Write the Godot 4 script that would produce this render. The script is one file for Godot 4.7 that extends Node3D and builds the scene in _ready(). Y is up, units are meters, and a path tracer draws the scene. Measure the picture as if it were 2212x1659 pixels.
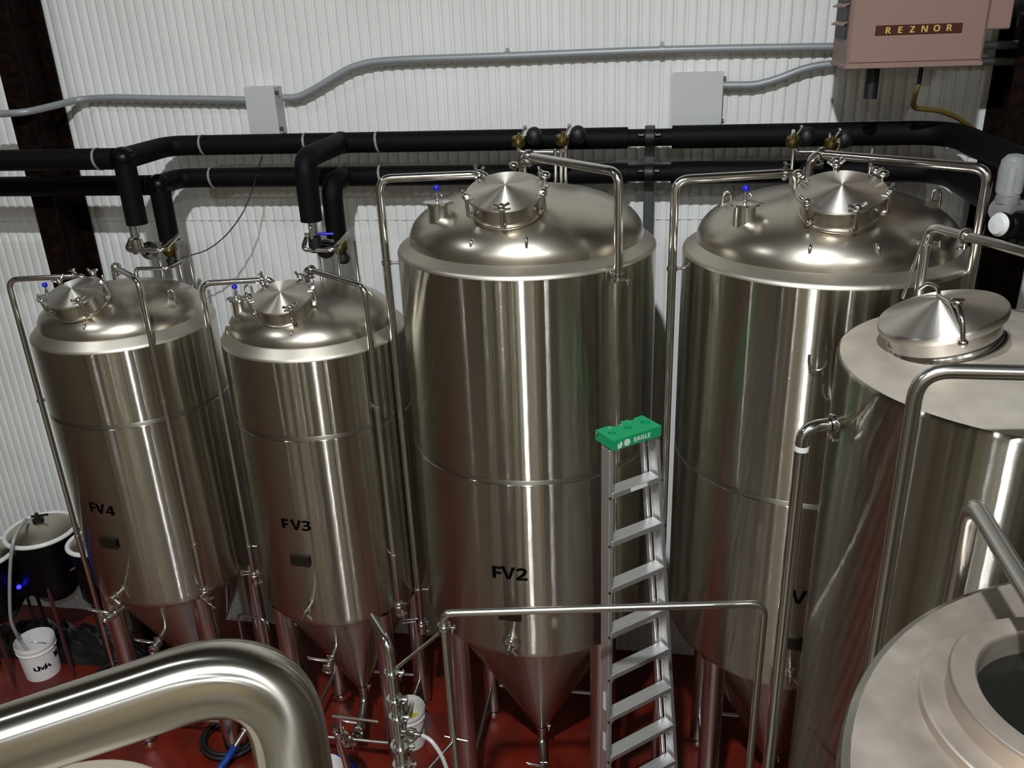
extends Node3D
# A brewery cellar seen from a raised deck: four jacketed fermenters along a corrugated wall.
# World: floor at y = 0, x runs along the wall, the wall stands at z = WALL.

const EYE := Vector3(0, 5.86, 0)
const FOCAL := 1880.78
const PITCH := 0.4039
const ROLL := -0.04086
const YAW := -0.17389
const WALL := -6.95

var cam_r: Vector3
var cam_u: Vector3
var cam_f: Vector3
var M := {}
var names := {}

# ------------------------------------------------------------------ pixels to directions
func ray(x: float, y: float) -> Vector3:
	return cam_f + cam_r * ((x - 1106.0) / FOCAL) - cam_u * ((y - 829.5) / FOCAL)
func on_z(x: float, y: float, z: float) -> Vector3:
	var d := ray(x, y)
	return EYE + d * ((z - EYE.z) / d.z)
func on_y(x: float, y: float, h: float) -> Vector3:
	var d := ray(x, y)
	return EYE + d * ((h - EYE.y) / d.y)
func at_depth(x: float, y: float, d: float) -> Vector3:
	return EYE + ray(x, y) * d
func on_cyl(x: float, y: float, cx: float, cz: float, r: float) -> Vector3:
	var d := ray(x, y)
	var a := d.x * d.x + d.z * d.z
	var b := d.x * cx + d.z * cz
	var c := cx * cx + cz * cz - r * r
	var t := (b - sqrt(maxf(b * b - a * c, 0.0))) / a
	return EYE + d * t

# ------------------------------------------------------------------ mesh building
class MB:
	var v := PackedVector3Array()
	var n := PackedVector3Array()
	var uv := PackedVector2Array()
	var ix := PackedInt32Array()

	func vert(p: Vector3, nn: Vector3, t := Vector2.ZERO) -> int:
		v.append(p)
		n.append(nn)
		uv.append(t)
		return v.size() - 1

	func tri(a: int, b: int, c: int) -> void:
		var g := (v[b] - v[a]).cross(v[c] - v[a])
		if g.length_squared() < 1e-18:
			return
		if g.dot(n[a] + n[b] + n[c]) > 0.0:
			ix.append_array(PackedInt32Array([a, c, b]))
		else:
			ix.append_array(PackedInt32Array([a, b, c]))

	func quad(a: int, b: int, c: int, d: int) -> void:
		tri(a, b, c)
		tri(a, c, d)

	func face(pts: Array, nn: Vector3) -> void:
		var o := Vector3(pts[0])
		var ex := (Vector3(pts[1]) - o).normalized()
		var ey := nn.cross(ex)
		var id := []
		for p in pts:
			var q: Vector3 = p
			id.append(vert(q, nn, Vector2((q - o).dot(ex), (q - o).dot(ey))))
		for k in range(1, pts.size() - 1):
			tri(id[0], id[k], id[k + 1])

	# profile of (radius, height) pairs turned about the transform's y axis
	func lathe(prof: Array, seg := 48, xf := Transform3D(), a0 := 0.0, a1 := TAU) -> void:
		var m := prof.size()
		var sn := []
		var acc := [0.0]
		for k in m - 1:
			var d: Vector2 = prof[k + 1] - prof[k]
			acc.append(acc[k] + d.length())
			sn.append(Vector2(d.y, -d.x).normalized())
		for k in m - 1:
			var na: Vector2 = sn[k]
			var nb: Vector2 = sn[k]
			var own: float = pow(acc[k + 1] - acc[k], 2.0)
			if k > 0 and na.dot(sn[k - 1]) > 0.72:
				na = (na * own + sn[k - 1] * pow(acc[k] - acc[k - 1], 2.0)).normalized()
			if k < m - 2 and nb.dot(sn[k + 1]) > 0.72:
				nb = (nb * own + sn[k + 1] * pow(acc[k + 2] - acc[k + 1], 2.0)).normalized()
			var pa: Vector2 = prof[k]
			var pb: Vector2 = prof[k + 1]
			var first := v.size()
			for s in seg + 1:
				var f := float(s) / seg
				var a := a0 + (a1 - a0) * f
				var e := Vector3(sin(a), 0, cos(a))
				vert(xf * (e * pa.x + Vector3(0, pa.y, 0)), (xf.basis * (e * na.x + Vector3(0, na.y, 0))).normalized(), Vector2(f * 6.0, acc[k]))
				vert(xf * (e * pb.x + Vector3(0, pb.y, 0)), (xf.basis * (e * nb.x + Vector3(0, nb.y, 0))).normalized(), Vector2(f * 6.0, acc[k + 1]))
			for s in seg:
				var q := first + s * 2
				quad(q, q + 1, q + 3, q + 2)

	func tube(path: Array, r: float, seg := 14, caps := true, r_end := -1.0) -> void:
		var m := path.size()
		var t0 := (Vector3(path[1]) - Vector3(path[0])).normalized()
		var up := Vector3.UP if absf(t0.y) < 0.9 else Vector3.RIGHT
		var a := t0.cross(up).normalized()
		var rows := []
		var along := 0.0
		var before := t0
		for k in m:
			var p: Vector3 = path[k]
			var t := t0
			if k == m - 1:
				t = (p - Vector3(path[k - 1])).normalized()
			elif k > 0:
				t = ((p - Vector3(path[k - 1])).normalized() + (Vector3(path[k + 1]) - p).normalized()).normalized()
			if k > 0:
				along += p.distance_to(path[k - 1])
				a = (a - t * a.dot(t)).normalized()
			before = t
			var b := t.cross(a)
			var rr := r if r_end < 0.0 else lerpf(r, r_end, float(k) / (m - 1))
			var row := []
			for s in seg + 1:
				var an := TAU * s / seg
				var nn := a * cos(an) + b * sin(an)
				row.append(vert(p + nn * rr, nn, Vector2(float(s) / seg, along * 4.0)))
			rows.append(row)
		for k in m - 1:
			for s in seg:
				quad(rows[k][s], rows[k + 1][s], rows[k + 1][s + 1], rows[k][s + 1])
		if caps:
			for e in 2:
				var k: int = 0 if e == 0 else m - 1
				var nn: Vector3 = -t0 if e == 0 else before
				var c := vert(path[k], nn)
				var ring := []
				for s in seg + 1:
					ring.append(vert(v[rows[k][s]], nn, Vector2(0.1, 0.1)))
				for s in seg:
					tri(c, ring[s], ring[s + 1])

	func rod(a: Vector3, b: Vector3, r: float, seg := 12) -> void:
		tube([a, b], r, seg)

	func ring(big: float, small: float, xf := Transform3D(), seg := 32, seg2 := 10) -> void:
		var prof := []
		for k in seg2 + 1:
			var an := TAU * k / seg2
			prof.append(Vector2(big - small * cos(an), small * sin(an)))
		lathe(prof, seg, xf)

	func ball(c: Vector3, r: float, squash := 1.0) -> void:
		var prof := []
		for k in 11:
			var an := -PI / 2 + PI * k / 10
			prof.append(Vector2(r * cos(an), r * sin(an) * squash))
		lathe(prof, 20, Transform3D(Basis(), c))

	# box with chamfered edges, centred on the transform
	func box(size: Vector3, xf := Transform3D(), bev := 0.0) -> void:
		var h := size * 0.5
		var b := minf(bev, minf(h.x, minf(h.y, h.z)) * 0.9)
		var ax := [Vector3.RIGHT, Vector3.UP, Vector3.BACK]
		for k in 3:
			var i: int = (k + 1) % 3
			var j: int = (k + 2) % 3
			for s in [-1.0, 1.0]:
				var pts := []
				for q in [[-1, -1], [1, -1], [1, 1], [-1, 1]]:
					var p := Vector3.ZERO
					p[k] = s * h[k]
					p[i] = q[0] * (h[i] - b)
					p[j] = q[1] * (h[j] - b)
					pts.append(xf * p)
				face(pts, (xf.basis * (ax[k] * s)).normalized())
			if b > 0.0:
				for s in [-1.0, 1.0]:
					for t in [-1.0, 1.0]:
						var pts2 := []
						for q in [[-1, 0], [1, 0], [1, 1], [-1, 1]]:
							var p := Vector3.ZERO
							p[k] = q[0] * (h[k] - b)
							p[i] = s * (h[i] - (b if q[1] == 0 else 0.0))
							p[j] = t * (h[j] - (0.0 if q[1] == 0 else b))
							pts2.append(xf * p)
						face(pts2, (xf.basis * (ax[i] * s + ax[j] * t)).normalized())
		if b > 0.0:
			for sx in [-1.0, 1.0]:
				for sy in [-1.0, 1.0]:
					for sz in [-1.0, 1.0]:
						var c := Vector3(sx * h.x, sy * h.y, sz * h.z)
						var p1 := c - Vector3(0, sy * b, sz * b)
						var p2 := c - Vector3(sx * b, 0, sz * b)
						var p3 := c - Vector3(sx * b, sy * b, 0)
						face([xf * p1, xf * p2, xf * p3], (xf.basis * Vector3(sx, sy, sz)).normalized())

	# outline in the xy plane pushed out along z, centred in depth
	func prism(poly: PackedVector2Array, depth: float, xf := Transform3D()) -> void:
		var tris := Geometry2D.triangulate_polygon(poly)
		for s in [-1.0, 1.0]:
			var nn := (xf.basis * Vector3(0, 0, s)).normalized()
			var first := v.size()
			for p in poly:
				vert(xf * Vector3(p.x, p.y, s * depth * 0.5), nn, p)
			for k in range(0, tris.size(), 3):
				tri(first + tris[k], first + tris[k + 1], first + tris[k + 2])
		var cw := Geometry2D.is_polygon_clockwise(poly)
		for k in poly.size():
			var p := poly[k]
			var q := poly[(k + 1) % poly.size()]
			var d := (q - p).normalized()
			var o := Vector2(d.y, -d.x) * (-1.0 if cw else 1.0)
			face([xf * Vector3(p.x, p.y, -depth * 0.5), xf * Vector3(q.x, q.y, -depth * 0.5), xf * Vector3(q.x, q.y, depth * 0.5), xf * Vector3(p.x, p.y, depth * 0.5)], (xf.basis * Vector3(o.x, o.y, 0)).normalized())

	func done() -> ArrayMesh:
		var arr := []
		arr.resize(Mesh.ARRAY_MAX)
		arr[Mesh.ARRAY_VERTEX] = v
		arr[Mesh.ARRAY_NORMAL] = n
		arr[Mesh.ARRAY_TEX_UV] = uv
		arr[Mesh.ARRAY_INDEX] = ix
		var m := ArrayMesh.new()
		m.add_surface_from_arrays(Mesh.PRIMITIVE_TRIANGLES, arr)
		return m

func bend(pts: Array, r: float, n := 7) -> Array:
	var out := [pts[0]]
	for k in range(1, pts.size() - 1):
		var p: Vector3 = pts[k]
		var a: Vector3 = (Vector3(pts[k - 1]) - p)
		var b: Vector3 = (Vector3(pts[k + 1]) - p)
		var rr := minf(r, minf(a.length(), b.length()) * 0.49)
		a = a.normalized() * rr
		b = b.normalized() * rr
		for s in n + 1:
			var t := float(s) / n
			# circular-like blend between the two tangents
			var q := p + a * (1.0 - t) * (1.0 - t) + b * t * t
			out.append(q)
	out.append(pts[pts.size() - 1])
	return out

func smooth(pts: Array, each := 8) -> Array:
	var c := Curve3D.new()
	for k in pts.size():
		var a: Vector3 = pts[maxi(k - 1, 0)]
		var b: Vector3 = pts[mini(k + 1, pts.size() - 1)]
		var t := (b - a) / 6.0
		c.add_point(pts[k], -t, t)
	var out := []
	for k in pts.size() - 1:
		for s in each:
			out.append(c.sample(k, float(s) / each))
	out.append(pts[pts.size() - 1])
	return out

func frame_y(origin: Vector3, axis: Vector3, front := Vector3(0, 0, 1)) -> Transform3D:
	var y := axis.normalized()
	var f := front if absf(y.dot(front)) < 0.95 else Vector3.RIGHT
	var x := y.cross(f).normalized()
	return Transform3D(Basis(x, y, x.cross(y)), origin)

func frame_z(origin: Vector3, out: Vector3, up := Vector3.UP) -> Transform3D:
	var z := out.normalized()
	var x := up.cross(z).normalized()
	return Transform3D(Basis(x, z.cross(x), z), origin)

# ------------------------------------------------------------------ nodes
func numbered(called: String) -> String:
	if not names.has(called):
		names[called] = 0
		return called
	names[called] += 1
	return "%s_%03d" % [called, names[called]]

func thing(called: String, label: String, category: String, at := Vector3.ZERO, group := "") -> Node3D:
	var o := Node3D.new()
	o.name = numbered(called)
	add_child(o)
	o.position = at
	tag(o, label, category, group)
	return o

func tag(o: Node, label: String, category: String, group := "") -> void:
	o.set_meta("label", label)
	o.set_meta("category", category)
	if group:
		o.set_meta("group", group)

func part(parent: Node, called: String, mb, mat: Material, at := Vector3.ZERO, label := "") -> MeshInstance3D:
	var o := MeshInstance3D.new()
	o.name = numbered(called) if parent == self else called
	o.mesh = mb.done() if mb is MB else mb
	o.material_override = null
	o.set_surface_override_material(0, mat)
	o.position = at
	parent.add_child(o, true)
	if label:
		o.set_meta("label", label)
	return o

func one(called: String, mb: MB, mat: Material, label: String, category: String, group := "") -> MeshInstance3D:
	var o := part(self, called, mb, mat)
	tag(o, label, category, group)
	return o

func struct(called: String, mb, mat: Material) -> MeshInstance3D:
	var o := part(self, called, mb, mat)
	o.set_meta("kind", "structure")
	return o

# ------------------------------------------------------------------ materials
func mat(called: String, c: Color, rough: float, metal := 0.0, aniso := 0.0) -> StandardMaterial3D:
	var m := StandardMaterial3D.new()
	m.resource_name = called
	m.albedo_color = c
	m.roughness = rough
	m.metallic = metal
	if aniso != 0.0:
		m.anisotropy_enabled = true
		m.anisotropy = aniso
	M[called] = m
	return m

func noise_tex(freq: float, seed_: int, lo: Color, hi: Color, size := 512, octaves := 4) -> NoiseTexture2D:
	var f := FastNoiseLite.new()
	f.seed = seed_
	f.frequency = freq
	f.fractal_octaves = octaves
	var t := NoiseTexture2D.new()
	t.width = size
	t.height = size
	t.seamless = true
	t.noise = f
	var g := Gradient.new()
	g.set_color(0, lo)
	g.set_color(1, hi)
	t.color_ramp = g
	return t

# fine horizontal brushing: each row of the map tilts up or down by its own amount
func brush_normals(spread: float, wobble: float) -> ImageTexture:
	var rng := RandomNumberGenerator.new()
	rng.seed = 77
	var n := 512
	var side := PackedFloat32Array()
	side.resize(n)
	# gentle flats and waves of the rolled sheet, round the tank
	for k in 22:
		var f := rng.randi_range(3, 60)
		var ph := rng.randf() * TAU
		var am := wobble * rng.randfn(0.0, 1.0) / (1.0 + f * 0.03)
		for x in n:
			side[x] += am * sin(TAU * f * x / n + ph)
	var im := Image.create(n, 512, false, Image.FORMAT_RGBF)
	for y in 512:
		var v := clampf(rng.randfn(0.0, spread), -0.8, 0.8)
		for x in n:
			var w := side[x]
			im.set_pixel(x, y, Color(0.5 + 0.5 * w, 0.5 + 0.5 * v, 0.5 + 0.5 * sqrt(maxf(0.05, 1.0 - v * v - w * w))))
	return ImageTexture.create_from_image(im)

func materials() -> void:
	var br := mat("brushed_steel", Color(0.735, 0.72, 0.67), 0.135, 1.0, -1.0)
	br.normal_enabled = true
	br.normal_texture = brush_normals(0.30, 0.003)
	br.normal_scale = 1.0
	br.uv1_scale = Vector3(1, 120.0, 1)
	mat("satin_steel", Color(0.74, 0.71, 0.655), 0.31, 1.0, -0.3)
	mat("shoulder_steel", Color(0.77, 0.745, 0.69), 0.42, 1.0)
	mat("weld_steel", Color(0.60, 0.58, 0.54), 0.36, 1.0, -0.9)
	mat("spun_steel", Color(0.84, 0.82, 0.78), 0.42, 1.0, -0.9)
	mat("polished_steel", Color(0.82, 0.81, 0.79), 0.16, 1.0)
	mat("pipe_steel", Color(0.80, 0.79, 0.765), 0.24, 1.0)
	var top := mat("dull_steel", Color(0.80, 0.765, 0.71), 0.52, 0.65)
	top.roughness_texture = noise_tex(0.012, 5, Color(0.75, 0.75, 0.75), Color(1, 1, 1))
	top.uv1_triplanar = true
	top.uv1_scale = Vector3(0.7, 0.7, 0.7)
	top.albedo_texture = noise_tex(0.01, 9, Color(0.84, 0.82, 0.81), Color(1, 1, 1), 512, 5)
	var kt := mat("kettle_steel", Color(0.70, 0.66, 0.615), 0.55, 0.9)
	kt.roughness_texture = top.roughness_texture
	kt.albedo_texture = top.albedo_texture
	kt.uv1_triplanar = true
	kt.uv1_scale = Vector3(0.9, 0.9, 0.9)
	mat("vapour_steel", Color(0.82, 0.80, 0.755), 0.24, 1.0, -0.95)
	var w := mat("wall_paint", Color(0.86, 0.86, 0.845), 0.45)
	w.albedo_texture = noise_tex(0.006, 3, Color(0.95, 0.95, 0.95), Color(1, 1, 1))
	w.uv1_triplanar = true
	w.uv1_world_triplanar = true
	w.uv1_scale = Vector3(0.35, 0.35, 0.35)
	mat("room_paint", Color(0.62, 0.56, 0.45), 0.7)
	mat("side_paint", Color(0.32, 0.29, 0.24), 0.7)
	mat("ceiling_paint", Color(0.36, 0.355, 0.34), 0.8)
	var fl := mat("floor_epoxy", Color(0.41, 0.10, 0.028), 0.55)
	fl.albedo_texture = noise_tex(0.01, 21, Color(0.72, 0.68, 0.66), Color(1, 1, 1))
	fl.roughness_texture = noise_tex(0.014, 27, Color(0.55, 0.55, 0.55), Color(1, 1, 1))
	fl.uv1_triplanar = true
	fl.uv1_world_triplanar = true
	fl.uv1_scale = Vector3(0.5, 0.5, 0.5)
	var cn := mat("concrete", Color(0.44, 0.42, 0.36), 0.8)
	cn.albedo_texture = noise_tex(0.008, 41, Color(0.75, 0.75, 0.75), Color(1, 1, 1))
	cn.uv1_triplanar = true
	cn.uv1_world_triplanar = true
	cn.uv1_scale = Vector3(0.4, 0.4, 0.4)
	var col := mat("column_paint", Color(0.13, 0.065, 0.04), 0.65)
	col.metallic_specular = 0.2
	col.albedo_texture = noise_tex(0.02, 33, Color(0.25, 0.3, 0.33), Color(1, 0.95, 0.9))
	col.uv1_triplanar = true
	mat("foam_black", Color(0.035, 0.036, 0.035), 0.6).metallic_specular = 0.22
	mat("tape_white", Color(0.50, 0.50, 0.485), 0.3)
	mat("conduit_grey", Color(0.56, 0.57, 0.58), 0.45, 0.25)
	mat("box_grey", Color(0.70, 0.70, 0.695), 0.5)
	mat("dark_metal", Color(0.07, 0.07, 0.065), 0.5, 0.3)
	mat("strut_grey", Color(0.30, 0.31, 0.31), 0.5, 0.5)
	mat("heater_pink", Color(0.50, 0.40, 0.365), 0.45)
	mat("plate_maroon", Color(0.24, 0.07, 0.05), 0.35)
	mat("gold", Color(0.86, 0.76, 0.42), 0.35, 0.6)
	mat("brass", Color(0.50, 0.44, 0.26), 0.35, 1.0)
	mat("hose_yellow", Color(0.36, 0.30, 0.11), 0.5)
	mat("aluminium", Color(0.82, 0.82, 0.815), 0.40, 0.9)
	mat("cap_green", Color(0.05, 0.50, 0.31), 0.4)
	mat("white_print", Color(0.72, 0.72, 0.71), 0.5)
	mat("black_print", Color(0.02, 0.02, 0.02), 0.8).metallic_specular = 0.1
	mat("black_rubber", Color(0.025, 0.025, 0.025), 0.55)
	mat("black_gloss", Color(0.02, 0.02, 0.022), 0.35).metallic_specular = 0.3
	mat("plate_dark", Color(0.13, 0.10, 0.08), 0.45, 0.4)
	mat("bucket_white", Color(0.84, 0.82, 0.81), 0.4)
	mat("tube_white", Color(0.80, 0.80, 0.78), 0.35)
	mat("hose_clear", Color(0.58, 0.58, 0.56), 0.3)
	mat("motor_grey", Color(0.38, 0.37, 0.36), 0.4)
	mat("dark_gloss", Color(0.05, 0.055, 0.045), 0.12)
	mat("beer_yellow", Color(0.62, 0.60, 0.16), 0.1)
	mat("blue_plastic", Color(0.05, 0.07, 0.75), 0.35)
	mat("hose_blue", Color(0.02, 0.20, 0.50), 0.4)
	mat("cream_enamel", Color(0.46, 0.43, 0.37), 0.5)
	mat("rose_rubber", Color(0.24, 0.10, 0.105), 0.5)
	mat("timber", Color(0.36, 0.33, 0.26), 0.7)
	var g := mat("clear_glass", Color(0.95, 0.97, 0.96, 0.12), 0.05)
	g.transparency = BaseMaterial3D.TRANSPARENCY_ALPHA
	var led := mat("led_blue", Color(0.1, 0.1, 1.0), 0.3)
	led.emission_enabled = true
	led.emission = Color(0.12, 0.12, 1.0)
	led.emission_energy_multiplier = 6.0
	var lens := mat("lamp_lens", Color(1, 1, 1), 0.4)
	lens.emission_enabled = true
	lens.emission = Color(0.965, 0.985, 1.0)
	lens.emission_energy_multiplier = 12.0

# ------------------------------------------------------------------ the setting
func view_and_light() -> void:
	var fwd := Vector3(sin(YAW) * cos(PITCH), -sin(PITCH), -cos(YAW) * cos(PITCH))
	var right := Vector3(cos(YAW), 0, sin(YAW))
	var up := right.cross(fwd)
	cam_f = fwd
	cam_r = right * cos(ROLL) + up * sin(ROLL)
	cam_u = up * cos(ROLL) - right * sin(ROLL)
	var c := Camera3D.new()
	c.name = "camera"
	c.transform = Transform3D(Basis(cam_r, cam_u, -cam_f), EYE)
	c.fov = rad_to_deg(2.0 * atan(829.5 / FOCAL))
	c.near = 0.05
	c.far = 60.0
	add_child(c)
	c.current = true
	var e := Environment.new()
	e.background_mode = Environment.BG_COLOR
	e.background_color = Color.BLACK
	e.tonemap_mode = Environment.TONE_MAPPER_LINEAR
	e.tonemap_exposure = 0.93
	e.sdfgi_enabled = true
	e.ssao_enabled = true
	e.ssil_enabled = true
	var we := WorldEnvironment.new()
	we.name = "environment"
	we.environment = e
	add_child(we)

func lamp(at: Vector3, energy: float, size: float, label: String) -> void:
	var t := thing("high_bay_lamp", label, "lamp", at, "high bay lamps under the ceiling")
	var h := MB.new()
	h.lathe([Vector2(0.0, 0.34), Vector2(0.05, 0.34), Vector2(0.07, 0.30), Vector2(size * 0.62, 0.18), Vector2(size * 0.66, 0.0), Vector2(size * 0.60, 0.0), Vector2(size * 0.58, 0.03), Vector2(0, 0.03)], 32)
	part(t, "housing", h, M.dark_metal)
	var l := MB.new()
	l.lathe([Vector2(0.0, 0.025), Vector2(size * 0.56, 0.025), Vector2(size * 0.57, 0.01), Vector2(0, 0.01)], 32)
	part(t, "lamp_lens", l, M.lamp_lens)
	var r := MB.new()
	r.rod(Vector3(0, 0.34, 0), Vector3(0, 10.5 - at.y, 0), 0.012)
	part(t, "hanger_rod", r, M.strut_grey)
	var a := AreaLight3D.new()
	a.name = "lamp_light"
	a.area_size = Vector2(size, size)
	a.light_energy = energy
	a.light_color = Color(0.965, 0.985, 1.0)
	a.shadow_enabled = true
	a.position = Vector3(0, -0.005, 0)
	a.rotation = Vector3(-PI / 2, 0, 0)
	a.set("area_range", 40.0)
	t.add_child(a)

func room() -> void:
	var x0 := -9.0
	var x1 := 4.4
	var z1 := 7.0
	var top := 10.5
	var b := MB.new()
	b.box(Vector3(x1 - x0 + 0.4, 0.2, z1 - WALL + 0.4), Transform3D(Basis(), Vector3((x0 + x1) / 2, -0.1, (z1 + WALL) / 2)))
	var fl := struct("floor", b, M.floor_epoxy)
	b = MB.new()
	b.box(Vector3(x1 - x0, 0.006, z1 + 2.9), Transform3D(Basis(), Vector3((x0 + x1) / 2, 0.002, (z1 - 2.9) / 2)))
	part(fl, "added_slab", b, M.concrete)  # unseen grey floor, added to keep red out of the tank reflections
	b = MB.new()
	b.box(Vector3(x1 - x0 + 0.4, 0.2, z1 - WALL + 0.4), Transform3D(Basis(), Vector3((x0 + x1) / 2, top + 0.1, (z1 + WALL) / 2)))
	struct("ceiling", b, M.ceiling_paint)
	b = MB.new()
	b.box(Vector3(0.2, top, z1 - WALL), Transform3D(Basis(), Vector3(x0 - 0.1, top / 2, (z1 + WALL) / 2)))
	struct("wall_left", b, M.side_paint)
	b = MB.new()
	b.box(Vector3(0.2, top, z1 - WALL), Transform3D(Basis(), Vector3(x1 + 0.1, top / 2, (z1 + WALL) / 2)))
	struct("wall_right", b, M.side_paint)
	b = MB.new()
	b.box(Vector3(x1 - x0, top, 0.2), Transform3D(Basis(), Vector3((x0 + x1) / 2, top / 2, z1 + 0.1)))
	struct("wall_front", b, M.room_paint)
	b = MB.new()
	b.box(Vector3(x1 - x0, top, 0.2), Transform3D(Basis(), Vector3((x0 + x1) / 2, top / 2, WALL - 0.13)))
	var back := struct("wall_back", b, M.wall_paint)
	# corrugated sheets, lapped at mid height
	var pitch := 0.083
	var ribs := 11
	var lap: float = on_z(200, 472, WALL).y
	for row in 2:
		var ya := 0.0 if row == 0 else lap - 0.02
		var yb := lap + 0.02 if row == 0 else top
		var s := MB.new()
		var per := 12
		var prev := [-1, -1]
		for k in ribs * per + 1:
			var x := pitch * k / per
			var t := fposmod(float(k) / per, 1.0) - 0.5
			var g := exp(-pow(t / 0.15, 2.0))
			var dz := -0.015 * g
			var slope := 0.015 * g * 2.0 * t / (0.15 * 0.15) / pitch
			var nn := Vector3(-slope, 0, 1).normalized()
			var a := s.vert(Vector3(x, ya, dz), nn, Vector2(x, ya))
			var c := s.vert(Vector3(x, yb, dz), nn, Vector2(x, yb))
			if k > 0:
				s.quad(prev[0], prev[1], c, a)
			prev = [a, c]
		# lower edge thickness
		s.box(Vector3(pitch * ribs, 0.004, 0.004), Transform3D(Basis(), Vector3(pitch * ribs / 2, ya + 0.002, -0.003)))
		var sheet := s.done()
		var n := int(ceil((x1 - x0) / (pitch * ribs)))
		for k in n:
			var o := part(back, "corrugated_sheet", sheet, M.wall_paint, Vector3(x0 + k * pitch * ribs, 0, WALL - 0.006 + 0.006 * row))
			o.scale = Vector3(0.9999, 1, 1)

# unseen columns and doors, added to put vertical bands in the tank reflections
func opposite_wall() -> void:
	for k in 5:
		column(Vector3(-8.2 + k * 2.95, 0, 6.7), 0.28, 0.34, ["added dark column beside the left roller door, for bands on the tanks", "added dark column right of the left roller door, for bands on the tanks", "added dark column between the two roller doors, for bands on the tanks", "added dark column left of the right roller door, for bands on the tanks", "added dark column in the corner by the right roller door, for bands on the tanks"][k])
	var n := 0
	for x in [-5.3, 0.6]:
		var t := thing("added_roller_door", ["added pale roller door on the left behind the viewer, for bands on the tanks", "added pale roller door on the right behind the viewer, for bands on the tanks"][n], "door", Vector3(x, 0, 6.93))  # unseen door, added as a pale band for the steel to mirror
		n += 1
		for k in 22:
			var b := MB.new()
			b.box(Vector3(2.3, 0.165, 0.03), Transform3D(Basis(), Vector3(0, 0.085 + k * 0.172, 0)), 0.008)
			part(t, "slat", b, M.box_grey)

func column(at: Vector3, w: float, d: float, label: String) -> void:
	var t := thing("steel_column", label, "column", at)
	var h := 10.5
	var f := MB.new()
	f.box(Vector3(w, h, 0.022), Transform3D(Basis(), Vector3(0, h / 2, d / 2)), 0.003)
	part(t, "front_flange", f, M.column_paint)
	f = MB.new()
	f.box(Vector3(w, h, 0.022), Transform3D(Basis(), Vector3(0, h / 2, -d / 2)), 0.003)
	part(t, "rear_flange", f, M.column_paint)
	f = MB.new()
	f.box(Vector3(0.016, h, d - 0.02), Transform3D(Basis(), Vector3(0, h / 2, 0)))
	part(t, "web", f, M.column_paint)

func letters(parent: Node, text: String, xf: Transform3D, height: float, m: Material, called := "letter", width_scale := 1.0) -> MeshInstance3D:
	var tm := TextMesh.new()
	var f := SystemFont.new()
	f.font_names = PackedStringArray(["Droid Sans"])
	f.font_weight = 700
	tm.font = f
	tm.text = text
	tm.font_size = 64
	tm.pixel_size = height / 46.0
	tm.depth = 0.0015
	var o := MeshInstance3D.new()
	o.name = called
	o.mesh = tm
	o.set_surface_override_material(0, m)
	o.transform = xf * Transform3D(Basis.from_scale(Vector3(width_scale, 1, 1)), Vector3.ZERO)
	parent.add_child(o, true)
	return o

# ------------------------------------------------------------------ fittings
func clamp_ring(b: MB, at: Vector3, axis: Vector3, r: float) -> void:
	var xf := frame_y(at, axis)
	b.lathe([Vector2(r, -0.011), Vector2(r + 0.014, -0.009), Vector2(r + 0.016, 0.0), Vector2(r + 0.014, 0.009), Vector2(r, 0.011)], 24, xf)
	b.box(Vector3(0.03, 0.016, 0.014), xf * Transform3D(Basis(), Vector3(r + 0.026, 0, 0)), 0.003)
	b.rod(xf * Vector3(r + 0.03, 0, -0.02), xf * Vector3(r + 0.03, 0, 0.035), 0.006, 8)
	b.box(Vector3(0.01, 0.034, 0.008), xf * Transform3D(Basis(), Vector3(r + 0.03, 0, 0.036)), 0.002)

func butterfly_valve(parent: Node, o: Vector3, at: Vector3, axis: Vector3, r: float, lever: Vector3, length := 0.15) -> MeshInstance3D:
	var b := MB.new()
	var xf := frame_y(at - o, axis)
	b.lathe([Vector2(r, -0.045), Vector2(r + 0.004, -0.03), Vector2(r + 0.012, -0.024), Vector2(r + 0.014, 0), Vector2(r + 0.012, 0.024), Vector2(r + 0.004, 0.03), Vector2(r, 0.045)], 24, xf)
	var ax := axis.normalized()
	clamp_ring(b, at - o + ax * 0.045, ax, r)
	clamp_ring(b, at - o - ax * 0.045, ax, r)
	var v := part(parent, "valve", b, M.polished_steel)
	var h := MB.new()
	var d := lever.normalized()
	var out := d.cross(ax).normalized() if absf(d.dot(ax)) < 0.9 else Vector3.UP
	h.rod(at - o, at - o + out * (r + 0.035), 0.008, 10)
	h.tube([at - o + out * (r + 0.03), at - o + out * (r + 0.035) + d * 0.03, at - o + out * (r + 0.035) + d * length], 0.0075, 10)
	h.tube([at - o + out * (r + 0.03), at - o + out * (r + 0.045) + d * 0.03 + ax * 0.02, at - o + out * (r + 0.045) + d * length * 0.9 + ax * 0.02], 0.006, 10)
	part(v, "handle", h, M.polished_steel)
	return v

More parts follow.
